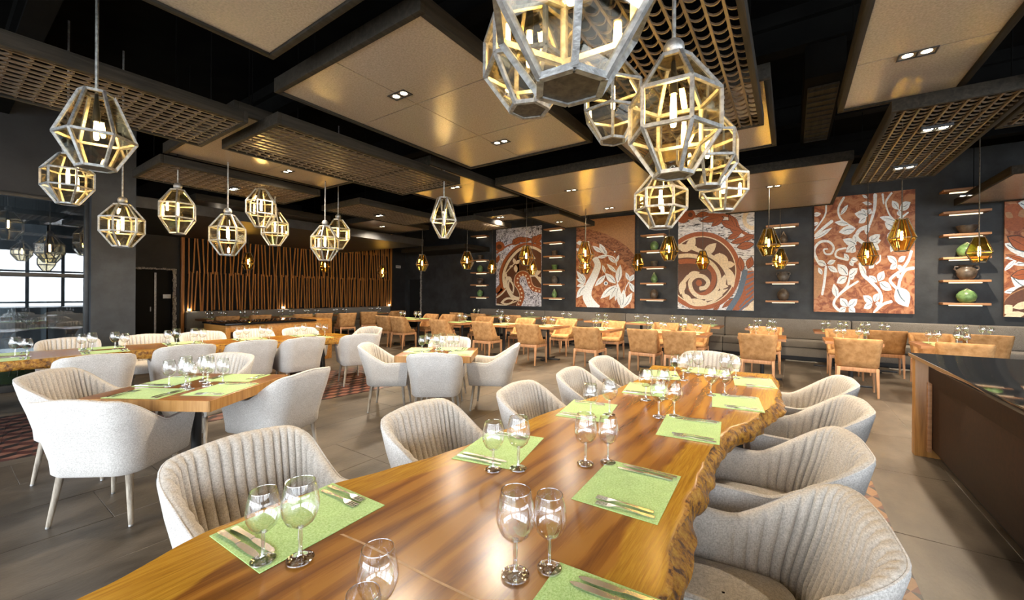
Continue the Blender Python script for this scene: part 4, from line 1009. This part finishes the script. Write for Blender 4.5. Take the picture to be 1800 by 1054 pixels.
for c, a, wh, gl in (((-1.30, .70), -88, DN + ', nearest the camera', ((-1.19, .53, .90), (-1.11, .59, 1.01))), ((-1.14, 1.57), -78, DN + ', second from the camera', ((-1.02, 1.35, .94), (-.94, 1.42, 1.02))),
    ((-1.06, 2.40), -80, DN + ', third from the camera', ((-.985, 2.27, .92), (-.91, 2.38, 1.0))), ((-.93, 3.20), -80, DN + ', fourth from the camera', ((-.83, 2.86, 1.02), (-.74, 2.97, .98))),
    ((-.98, 3.86), -72, DN + ', farthest', ((-.86, 3.86, .9), (-.76, 3.72, 1.04))),
    ((-.355, .80), 94, DS + ', nearest the camera', ((-.59, .88, 1.04), (-.53, .955, .93))), ((-.505, 1.535), 92, DS + ', second from the camera', ((-.73, 1.63, 1.01), (-.655, 1.70, .93))),
    ((-.455, 2.41), 96, DS + ', third from the camera', ((-.65, 2.51, 1.04), (-.58, 2.59, .95))), ((-.305, 3.18), 98, DS + ', fourth from the camera', ((-.48, 3.28, .98), (-.40, 3.365, .91))),
    ((-.255, 4.0), 98, DS + ', farthest', ((-.47, 3.99, 1.03), (-.395, 4.07, .92))), ((-.66, 4.29), 176, 'far head of the slab table', ((-.70, 4.06, 1.0), (-.80, 4.12, .92)))):
    place(c, R(a), wh, GM, False)
    for x, y, s in gl: GLS.put((x, y, .7637), 0, ('larger' if s == max(q[2] for q in gl) else 'smaller') + ' wine glass, ' + wh, 'wine glasses on the slab table', (s, s, s))
for x, y, s, lab in ((-.727, .554, .90, 'wine glass standing alone near the camera on the slab table, cut by the bottom edge'), (-.660, .470, .82, 'smaller wine glass in front of the lone one at the bottom edge')):
    GLS.put((x, y, .7605), 0, lab, 'wine glasses on the slab table', (s, s, s))
def rel(c, a, x, y): return (c[0] + x * math.cos(a) - y * math.sin(a), c[1] + x * math.sin(a) + y * math.cos(a))
for C_, a0, dist, nm in ((SQC, YAW - R(2), (.28, .30, .12), 'square table near the window'), (MDC, YAW - R(1), (.235, .29, .12), 'middle square table')):
    for k, sd in ((0, 'near side'), (90, 'aisle side'), (180, 'far side'), (270, 'window side')):
        if nm.startswith('middle') and k == 0: pass
        a = a0 + R(k); d = dist[0] if k in (0, 180) else dist[1]; e = -dist[2]
        pos = (C_[0] + math.sin(a) * d + math.cos(a) * e, C_[1] - math.cos(a) * d + math.sin(a) * e)
        place(pos, a, '%s of the %s' % (sd, nm), None, gy=-.05 if nm[0] == 'm' else 0)
for k in range(6):
    y = -.35 + .80 * k; xn, xf = interp(LR, y) - .20, interp(LL, y) + .20
    place((xn, y), R(84), 'near side of the long table, %s from the window' % ordn[k], None); place((xf, y + .05), R(-96), 'far side of the long table, %s from the window' % ordn[k], None)
k = 0
for T_, nm in ((TABF, 'front row table'), (TABB, 'mosaic bench table')):
    for i, (x, y, b) in enumerate(T_):
        for q, dx in enumerate((-.32, .32) if b else (0,)):
            half = '' if not b else (', screen half', ', counter half')[q]
            for sd, a in (('near side', 0), ('far side', 180)):
                s = 1 if a == 0 else -1
                place((x + dx, y - s * .215), R(a), '%s, %s from the screen%s, %s' % (nm, ordn[i], half, sd), None, True, False, far=True)
for i, (x, y, b) in enumerate(TABS):
    for sd, a, s in (('room side', 90, 1), ('bench side', 270, -1)): place((x + s * .215, y), R(a), 'slatted screen bench table, %s from the side door, %s' % (ordn[i], sd), None, True, False, far=True)

# ------------------------------------------------------------------ counter and buffet
t = thing('counter', 'dark wooden counter with a polished black stone top and honey end panel coloured as lit', 'counter', (1.06, 0, 0))
MB().box(-.11, 1.55, -1.6, 5.46, .915, .95).build('stone_top', M_['granite'], t, bevel=.004)
MB().box(0.02, 1.45, -1.5, 5.30, .09, .70).build('front_panel', M_['counter'], t, bevel=.003)
MB().box(.0, 1.45, -1.5, 5.30, .705, .914).build('upper_panel', M_['counter'], t, bevel=.003)
MB().box(.08, 1.42, -1.5, 5.25, .0, .09).build('plinth', M_['black'], t)
MB().box(-.09, 1.48, 5.30, 5.41, .0, .914).build('end_panel', M_['counter_end'], t, bevel=.003)  # lighter wood than the front; window light on this face is in its colour
MB().box(-.012, .018, 5.262, 5.298, .06, .70).build('corner_strip', M_['shelf'], t, bevel=.002)
t = thing('buffet', 'low honey wood buffet island with a black top behind the long table', 'buffet', (-9.15, 4.15, 0))
MB().box(-.55, .55, -1.0, .75, .865, .90).build('stone_top', M_['granite'], t, bevel=.004)
for q, nm in (((-.52, .52, -.98, -.90, 0, .864), 'end_panel'), ((-.52, .52, 1.05, 1.13, 0, .90), 'end_panel'), ((.46, .52, -.25, 1.05, 0, .864), 'front_panel'), ((-.52, -.46, -.9, 1.05, 0, .864), 'rear_panel'), ((-.5, .5, -.25, -.20, 0, .864), 'divider'), ((-.46, .46, -.9, 1.05, .05, .08), 'bottom_board'), ((.44, .52, -.9, -.25, .74, .864), 'apron'), ((-.46, .52, .75, 1.05, .865, .90), 'wood_top')):
    MB().box(*q).build(nm, M_['buffet'], t, bevel=.003)

# ------------------------------------------------------------------ mosaics on the wall (flat relief of cut pieces)
def catmull(p, k=6):
    p = [p[0]] + list(p) + [p[-1]]; out = []
    for i in range(1, len(p) - 2):
        for j in range(k):
            t = j / k; a, b, c, d = p[i - 1:i + 3]
            out.append(tuple(.5 * (2 * b[q] + (c[q] - a[q]) * t + (2 * a[q] - 5 * b[q] + 4 * c[q] - d[q]) * t * t + (3 * b[q] - a[q] - 3 * c[q] + d[q]) * t ** 3) for q in (0, 1)))
    return out + [tuple(p[-2])]
class Mosaic:
    def __init__(s, label, x0, x1, z0, z1, ground, crop):
        s.t = thing('mosaic', label, 'wall art', ((x0 + x1) / 2, YB - .024, (z0 + z1) / 2), 0, 'mosaics on the charcoal wall'); s.b = (x0, x1, z0, z1); s.c = crop; s.k = 0
        w, h = (x1 - x0) / 2, (z1 - z0) / 2
        MB().box(-w, w, -.03, 0, -h, h).build('ground', M_['mosaic_' + ground], s.t)
    def xz(s, p): q = ony(s.c[1] + p[0] / s.c[0], s.c[2] + p[1] / s.c[0], YB - .03); return q.x, q.z
    def clip(s, poly):
        x0, x1, z0, z1 = s.b; e = .003
        for ax, lim, sg in ((0, x0 + e, 1), (0, x1 - e, -1), (1, z0 + e, 1), (1, z1 - e, -1)):
            out = []
            for i in range(len(poly)):
                a, b = poly[i], poly[(i + 1) % len(poly)]; da, db = (a[ax] - lim) * sg, (b[ax] - lim) * sg
                if da >= 0: out.append(a)
                if da * db < 0: t = da / (da - db); out.append((a[0] + (b[0] - a[0]) * t, a[1] + (b[1] - a[1]) * t))
            poly = out
            if len(poly) < 3: return []
        return poly
    def poly(s, name, col, wp, lift=0):
        """wall polygon (world x, z) as a thin raised piece"""
        wp = s.clip(wp)
        if len(wp) < 3: return
        if sum(a[0] * b[1] - b[0] * a[1] for a, b in zip(wp, wp[1:] + wp[:1])) < 0: wp = wp[::-1]
        s.k += 1; y = -.031 - .0016 * lift - .00002 * s.k; o = s.t.location; n = len(wp)
        v = [(x - o.x, y, z - o.z) for x, z in wp] + [(x - o.x, -.029, z - o.z) for x, z in wp]
        bm = bmesh.new(); fr = [bm.verts.new(p) for p in v[:n]]; bk = [bm.verts.new(p) for p in v[n:]]
        try:
            f = bm.faces.new(fr)
            for i in range(n): bm.faces.new((fr[i], bk[i], bk[(i + 1) % n], fr[(i + 1) % n]))
            bmesh.ops.triangulate(bm, faces=[f])
        except ValueError: pass
        me = bpy.data.meshes.new(name); bm.to_mesh(me); bm.free(); me.materials.append(M_['mosaic_' + col]); obj(name, me, s.t)
    def shape(s, name, col, pts, lift=0, curve=True): s.poly(name, col, [s.xz(p) for p in (catmull(list(pts) + [pts[0]], 5)[:-1] if curve else pts)], lift)
    def stroke(s, name, col, pts, w0, w1=None, lift=1):
        """ribbon of varying width, split into convex pieces but joined into one mesh"""
        w1 = w0 if w1 is None else w1; c = catmull(pts, 7); L, Rr = [], []
        for i, p in enumerate(c):
            a, b = c[max(i - 1, 0)], c[min(i + 1, len(c) - 1)]; d = Vector((b[0] - a[0], b[1] - a[1])).normalized(); w = (w0 + (w1 - w0) * i / (len(c) - 1)) / 2
            if i in (0, len(c) - 1): w *= .55
            L.append((p[0] - d.y * w, p[1] + d.x * w)); Rr.append((p[0] + d.y * w, p[1] - d.x * w))
        s.k += 1; y = -.031 - .0016 * lift - .00002 * s.k; o = s.t.location; b = MB()
        for i in range(len(c) - 1):
            q = s.clip([s.xz(p) for p in (L[i], L[i + 1], Rr[i + 1], Rr[i])])
            if len(q) < 3: continue
            n = len(q); b.add([(x - o.x, y, z - o.z) for x, z in q], [tuple(range(n))])
        if b.f: b.build(name, M_['mosaic_' + col], s.t)
    def leaf(s, base, tip, w, col='white', vein='vein', lift=2, name='leaf'):
        bx, by = base; tx, ty = tip; dx, dy = tx - bx, ty - by; l = math.hypot(dx, dy) or 1; nx, ny = -dy / l, dx / l; L, Q = [], []
        for t, k in ((.0, .0), (.12, .42), (.3, .86), (.48, 1), (.66, .86), (.83, .5), (1, 0)):
            cx, cy = bx + dx * t, by + dy * t; L.append((cx + nx * w * .5 * k, cy + ny * w * .5 * k)); Q.append((cx - nx * w * .5 * k, cy - ny * w * .5 * k))
        if vein == 'rim':
            c0 = ((bx + tx) / 2, (by + ty) / 2); s.shape(name, 'line', [(c0[0] + (p[0] - c0[0]) * 1.12, c0[1] + (p[1] - c0[1]) * 1.12) for p in L + Q[-2:0:-1]], lift - .5, False)
        s.shape(name, col, L + Q[-2:0:-1], lift, False)
        if vein == 'vein' and l > 30: s.stroke('vein', 'vein', [(bx + dx * .12 + nx * w * .04, by + dy * .12), (bx + dx * .45 + nx * w * .10, by + dy * .45 + ny * w * .1), (bx + dx * .74, by + dy * .74)], w * .10, w * .05, lift + 1)
        if vein == 'rim': s.stroke('vein', 'line', [(bx + dx * .1, by + dy * .1), (bx + dx * .5, by + dy * .5), (bx + dx * .8, by + dy * .8)], 3, 2, lift + 1)
    def disc(s, name, col, c, r, lift=0, n=40, ry=None): s.shape(name, col, [(c[0] + r * math.cos(2 * math.pi * i / n), c[1] + (ry or r) * math.sin(2 * math.pi * i / n)) for i in range(n)], lift, False)

ZT = 3.8
# first mosaic: terracotta ring, cream vine and a beaded band
C1 = (5.854, 860, 380); A = Mosaic('mosaic of a cream vine in a terracotta ring on grey chips, first from the corner', -8.95, -7.02, 1.06, 3.84, 'speckle', C1)
arc = [(545, 330), (480, 300), (400, 286), (300, 310), (215, 385), (150, 490), (120, 610), (135, 720), (160, 760)]
A.shape('field', 'brown', arc + [(120, 790), (78, 830), (78, 930), (300, 930), (345, 820), (320, 740), (280, 680), (300, 610), (350, 580), (400, 610), (420, 680), (450, 740), (550, 770)], 0, False)
A.stroke('ring', 'terra', arc + [(78, 830)], 30, 26, 1); A.stroke('ring', 'cream', [(550, 372), (480, 330), (400, 316), (320, 340), (245, 410), (185, 500), (152, 610), (165, 740)], 26, 26, 2)
A.stroke('band', 'cream', [(78, 838), (130, 800), (180, 745)], 16, 12, 2)
A.stroke('beaded_band', 'terra', [(300, 930), (340, 830), (325, 750), (284, 685), (300, 615), (350, 585), (402, 615), (425, 690), (465, 745), (550, 765)], 52, 52, 2)
A.stroke('beaded_band', 'cream', [(278, 930), (318, 830), (300, 760), (262, 690), (280, 600), (350, 562), (420, 600), (445, 690), (480, 725), (550, 742)], 5, 5, 3)
for p in ((308, 905), (325, 868), (337, 830), (338, 790), (325, 750), (306, 715), (294, 680), (297, 640), (318, 612), (350, 600), (382, 612), (403, 640), (414, 680), (428, 718), (452, 745), (485, 762), (520, 768)): A.disc('bead', 'dot', p, 9.5, 4, 10)
A.stroke('stem', 'cream', [(165, 600), (195, 560), (230, 520), (265, 485), (330, 440)], 13, 9, 2)
for b, t, w in (((270, 490), (255, 430), 34), ((275, 490), (320, 450), 34), ((275, 500), (280, 580), 40), ((250, 510), (210, 520), 22), ((180, 620), (240, 660), 40), ((185, 640), (160, 560), 26), ((540, 560), (430, 620), 48), ((520, 620), (548, 700), 40), ((500, 600), (490, 540), 30), ((480, 440), (440, 410), 26)): A.leaf(b, t, w, 'cream', '', 2)
A.stroke('stem', 'cream', [(190, 620), (180, 690), (205, 770), (250, 830), (310, 850)], 26, 40, 2); A.leaf((210, 640), (250, 800), 62, 'cream', '', 2); A.leaf((215, 670), (243, 780), 34, 'brown', '', 3)
A.leaf((120, 890), (270, 850), 74, 'cream', '', 2); A.leaf((150, 885), (250, 862), 38, 'brown', '', 3); A.stroke('stem', 'cream', [(80, 905), (170, 912), (290, 870)], 18, 10, 2); A.stroke('stem', 'cream', [(420, 620), (480, 610), (548, 690)], 18, 30, 2)
for b, t, w in (((240, 290), (350, 215), 60), ((300, 250), (440, 235), 50), ((450, 280), (480, 200), 55), ((470, 270), (545, 185), 60), ((480, 270), (548, 290), 40), ((270, 290), (255, 235), 40)): A.leaf(b, t, w, 'terra', 'rim', 2)
A.disc('rosette', 'terra', (110, 310), 52, 2); A.disc('rosette', 'brown', (108, 315), 26, 3); A.stroke('stem', 'terra', [(80, 380), (130, 345), (200, 300), (300, 270)], 18, 12, 2); A.leaf((80, 480), (105, 400), 34, 'terra', 'rim', 2); A.leaf((78, 790), (118, 700), 40, 'terra', 'rim', 2)
# second mosaic: white branching plant before rust and tan ground
A = Mosaic('mosaic of a white leafy plant on rust and tan ground, second from the dark corner', -5.72, -3.82, 1.08, 3.86, 'field', C1)
A.shape('field', 'tan', [(890, 60), (900, 130), (1100, 150), (1250, 210), (1390, 290), (1510, 430), (1510, -20), (890, -20)], 0, False)
A.shape('field', 'rust', [(895, 120), (1060, 140), (1210, 185), (1340, 255), (1430, 320), (1510, 420), (1510, 640), (1440, 520), (1330, 400), (1200, 320), (1060, 260), (895, 230)], 1, False)
A.stroke('trunk', 'white', [(1085, 425), (1120, 500), (1085, 610), (1030, 720), (1010, 820), (1050, 900), (1110, 965)], 56, 110, 2)
for b, t, w in (((1165, 375), (1065, 305), 44), ((1200, 395), (1138, 280), 56), ((1210, 405), (1180, 330), 40), ((1215, 410), (1120, 428), 30), ((1310, 475), (1338, 395), 28), ((1300, 480), (1225, 415), 34), ((1312, 580), (1212, 488), 40), ((1322, 690), (1352, 495), 66), ((1305, 690), (1195, 585), 66),
    ((1195, 585), (1168, 500), 34), ((1200, 605), (1090, 720), 52), ((1312, 708), (1148, 845), 72), ((1318, 720), (1240, 860), 52), ((1335, 720), (1300, 870), 44), ((1372, 930), (1388, 750), 60), ((1385, 935), (1475, 785), 62), ((1360, 930), (1330, 800), 50), ((1442, 660), (1408, 575), 40), ((1445, 670), (1505, 595), 50), ((1445, 680), (1508, 790), 52),
    ((990, 690), (902, 560), 48), ((995, 690), (902, 645), 40), ((1000, 705), (902, 840), 66), ((990, 680), (955, 590), 44), ((985, 700), (902, 720), 36), ((930, 360), (902, 330), 30)): A.leaf(b, t, w)
A.stroke('stem', 'white', [(1100, 440), (1150, 410), (1220, 405), (1290, 430), (1315, 510)], 16, 10, 2); A.stroke('stem', 'white', [(1320, 690), (1345, 790), (1372, 945)], 18, 44, 2); A.stroke('stem', 'white', [(1445, 670), (1410, 730), (1400, 780)], 10, 6, 2)
A.leaf((900, 275), (975, 275), 44, 'white', '', 2); A.disc('berry', 'white', (1204, 690), 21, 2, 14); A.disc('berry', 'vein', (1204, 690), 12, 3, 12); A.disc('berry', 'white', (1295, 365), 9, 2, 10)
# third mosaic: cream scroll in a terracotta disc
C3 = (4.79, 1120, 340); A = Mosaic('mosaic of a cream spiral scroll in a terracotta disc, third from the dark corner', -2.60, -.77, 1.10, 3.82, 'rows', C3)
A.disc('disc', 'terra', (545, 650), 328, 0, 64); A.disc('disc', 'cream', (545, 650), 291, 1, 64); A.disc('disc', 'brown', (545, 650), 282, 2, 64)
A.stroke('scroll', 'terra', [(350, 575), (450, 570), (560, 590), (640, 660), (640, 760), (580, 840), (500, 850), (440, 790)], 40, 40, 3)
A.stroke('scroll', 'cream', [(345, 530), (440, 522), (550, 545), (640, 600), (690, 690), (680, 790), (610, 860), (530, 870), (465, 820), (450, 740), (500, 695), (560, 700), (600, 745), (575, 790), (525, 800)], 34, 34, 4)
A.disc('scroll', 'terra', (522, 752), 26, 4, 18)
for b, t, w in (((430, 490), (345, 425), 60), ((420, 490), (490, 362), 74), ((560, 520), (668, 418), 74), ((500, 480), (470, 440), 44), ((650, 520), (740, 545), 54), ((700, 560), (760, 640), 56), ((735, 600), (825, 596), 58), ((770, 600), (690, 500), 60), ((760, 620), (812, 792), 74), ((740, 680), (705, 830), 54), ((690, 780), (770, 780), 40),
    ((420, 700), (530, 662), 56), ((400, 720), (365, 850), 60), ((390, 840), (470, 938), 54), ((430, 890), (610, 925), 42), ((560, 910), (770, 800), 50), ((640, 850), (740, 830), 40)): A.leaf(b, t, w, 'cream', '', 5)
A.stroke('stem', 'cream', [(345, 455), (430, 448), (510, 475), (610, 520), (700, 585), (760, 680), (775, 770)], 40, 26, 5); A.stroke('stem', 'cream', [(440, 690), (390, 760), (395, 860), (470, 930), (600, 925), (720, 850)], 34, 18, 5)
for b, t, w in (((540, 235), (720, 195), 52), ((630, 275), (730, 200), 48), ((710, 235), (830, 290), 62), ((775, 180), (835, 300), 52), ((785, 300), (890, 325), 62), ((765, 380), (870, 335), 48), ((795, 415), (935, 378), 48), ((845, 455), (985, 425), 62), ((885, 655), (866, 535), 54), ((935, 630), (965, 535), 62), ((640, 990), (700, 930), 30), ((720, 960), (820, 880), 36), ((500, 190), (600, 165), 46), ((880, 390), (985, 350), 50)): A.leaf(b, t, w, 'terra', 'rim', 3)
A.stroke('stem', 'terra', [(480, 195), (600, 180), (720, 180), (820, 215), (870, 310), (985, 375)], 22, 26, 2); A.disc('rosette', 'terra', (385, 195), 55, 2); A.disc('rosette', 'terra', (450, 180), 42, 3); A.disc('rosette', 'brown', (450, 180), 20, 4)
A.shape('field', 'terra', [(915, 650), (990, 650), (990, 890), (880, 985), (770, 1000), (860, 850)], 2, False)
A.stroke('band', 'blue', [(912, 640), (885, 760), (850, 860), (760, 1000)], 46, 46, 3)
for k in range(7): A.stroke('stripe', 'blue', [(900 + 4 * k, 690 + 42 * k), (985, 660 + 36 * k)] if k < 6 else [(860, 960), (930, 880)], 9, 9, 3)
A.shape('field', 'cream', [(990, 890), (990, 1000), (880, 1000)], 4, False); A.stroke('band', 'blue', [(985, 880), (860, 985)], 14, 14, 5)
A.stroke('ring', 'cream', [(930, 150), (905, 200), (915, 260), (960, 290), (990, 285)], 34, 34, 3)
# fourth mosaic: white climbing leaves on swirled terracotta
C4 = (4.215, 1420, 320); A = Mosaic('mosaic of white climbing leaves and tendrils on swirled terracotta, fourth from the dark corner', .45, 2.17, 1.12, 3.78, 'field', C4)
A.disc('field', 'tan', (45, 740), 62, 0, 30, 125)
for pts, a, b in (([(135, 170), (125, 250), (45, 365)], 14, 10), ([(45, 405), (110, 345), (185, 285)], 18, 24), ([(270, 110), (225, 200), (250, 280), (350, 345)], 16, 14), ([(498, 85), (492, 200), (455, 325)], 30, 16), ([(460, 325), (385, 355), (362, 410), (425, 462)], 30, 26), ([(622, 78), (588, 125), (576, 165), (602, 240), (640, 282)], 16, 10), ([(552, 85), (560, 165)], 18, 10),
    ([(680, 275), (745, 222)], 16, 12), ([(75, 590), (46, 510), (85, 448), (150, 440), (190, 480), (175, 528), (132, 532), (118, 500), (148, 495)], 22, 11), ([(285, 488), (218, 505), (210, 552), (300, 578)], 14, 16), ([(135, 620), (122, 740), (105, 838)], 20, 18), ([(310, 700), (290, 770), (230, 835)], 14, 22), ([(375, 732), (285, 790), (215, 850), (192, 905), (232, 952)], 16, 22),
    ([(388, 595), (408, 680), (460, 732), (530, 810), (542, 885), (485, 968)], 34, 16), ([(498, 955), (560, 902), (625, 882)], 20, 22), ([(768, 505), (742, 580), (692, 650), (625, 702), (610, 735), (670, 800)], 22, 22), ([(790, 635), (722, 652), (682, 722), (670, 790)], 24, 22), ([(500, 608), (532, 582), (535, 538)], 16, 10), ([(640, 300), (690, 250), (670, 200)], 12, 10)): A.stroke('stem', 'white', pts, a, b, 1)
for b, t, w in (((45, 425), (180, 338), 34), ((35, 245), (98, 235), 34), ((35, 320), (80, 300), 26), ((240, 245), (298, 168), 30), ((305, 312), (198, 298), 42), ((475, 165), (402, 152), 28), ((440, 120), (402, 96), 22), ((445, 250), (345, 235), 64), ((432, 262), (375, 305), 46), ((442, 240), (465, 198), 46), ((430, 240), (395, 200), 44), ((432, 390), (442, 312), 38), ((355, 345), (228, 372), 64),
    ((362, 462), (258, 425), 58), ((350, 468), (280, 520), 54), ((355, 452), (345, 385), 44), ((350, 480), (318, 525), 46), ((460, 440), (535, 388), 54), ((470, 450), (542, 430), 44), ((470, 458), (528, 505), 48), ((460, 440), (478, 395), 36), ((670, 205), (622, 138), 50), ((680, 195), (760, 150), 58), ((678, 205), (750, 185), 34), ((672, 210), (682, 255), 40), ((655, 292), (530, 260), 48), ((645, 348), (568, 300), 62), ((588, 435), (645, 360), 60),
    ((302, 578), (268, 528), 36), ((315, 575), (370, 578), 42), ((312, 582), (335, 622), 36), ((138, 615), (62, 585), 46), ((142, 605), (205, 580), 36), ((148, 622), (222, 668), 42), ((105, 685), (78, 632), 32), ((295, 692), (220, 608), 72), ((302, 692), (368, 638), 56), ((290, 702), (212, 748), 60), ((302, 712), (345, 692), 44), ((212, 855), (192, 752), 50), ((430, 695), (382, 600), 40), ((512, 742), (450, 692), 44), ((520, 735), (562, 658), 58), ((528, 740), (620, 800), 66),
    ((292, 922), (238, 858), 58), ((297, 922), (366, 865), 58), ((282, 930), (228, 962), 46), ((302, 930), (350, 965), 54), ((480, 892), (408, 840), 56), ((490, 885), (522, 822), 52), ((476, 900), (412, 935), 50), ((498, 900), (535, 900), 36), ((660, 602), (586, 545), 50), ((667, 592), (722, 548), 42), ((660, 606), (606, 645), 46), ((667, 612), (692, 655), 36), ((655, 775), (742, 925), 120), ((640, 450), (612, 520), 40), ((690, 700), (650, 690), 30), ((490, 600), (450, 640), 40)): A.leaf(b, t, w)
# fifth mosaic, half behind the frame edge: plaited terracotta over white, cream petals below
C5 = (3.51, 1720, 280); A = Mosaic('mosaic of terracotta plaits and cream petals behind the counter, cut by the right frame edge', 3.43, 5.3, 1.11, 3.80, 'field', C5)
A.disc('disc', 'terra', (215, 360), 85, 1, 30); A.leaf((160, 330), (210, 360), 40, 'tan', '', 2); A.leaf((240, 350), (300, 320), 50, 'tan', '', 2)
for b, t, w in (((152, 520), (330, 590), 66), ((155, 610), (340, 600), 34), ((150, 690), (240, 610), 30), ((210, 650), (420, 610), 50), ((195, 720), (330, 815), 80), ((150, 820), (320, 790), 46), ((240, 270), (380, 300), 70), ((330, 650), (520, 720), 80), ((360, 480), (520, 420), 70), ((420, 560), (560, 600), 60)): A.leaf(b, t, w, 'white', 'vein', 2)
for b, t, w in (((180, 480), (330, 560), 80), ((200, 720), (340, 700), 60), ((170, 590), (330, 640), 30), ((340, 380), (480, 320), 80), ((380, 760), (520, 800), 70)): A.leaf(b, t, w, 'terra', 'rim', 3)
A.disc('disc', 'brown', (330, 960), 190, 3, 44); A.stroke('ring', 'tan', [(148, 880), (200, 830), (300, 790), (400, 800), (480, 860)], 6, 6, 4)
for b, t, w in (((148, 950), (205, 900), 66), ((205, 915), (330, 885), 46), ((150, 970), (290, 950), 48), ((330, 940), (440, 880), 50)): A.leaf(b, t, w, 'cream', '', 5)
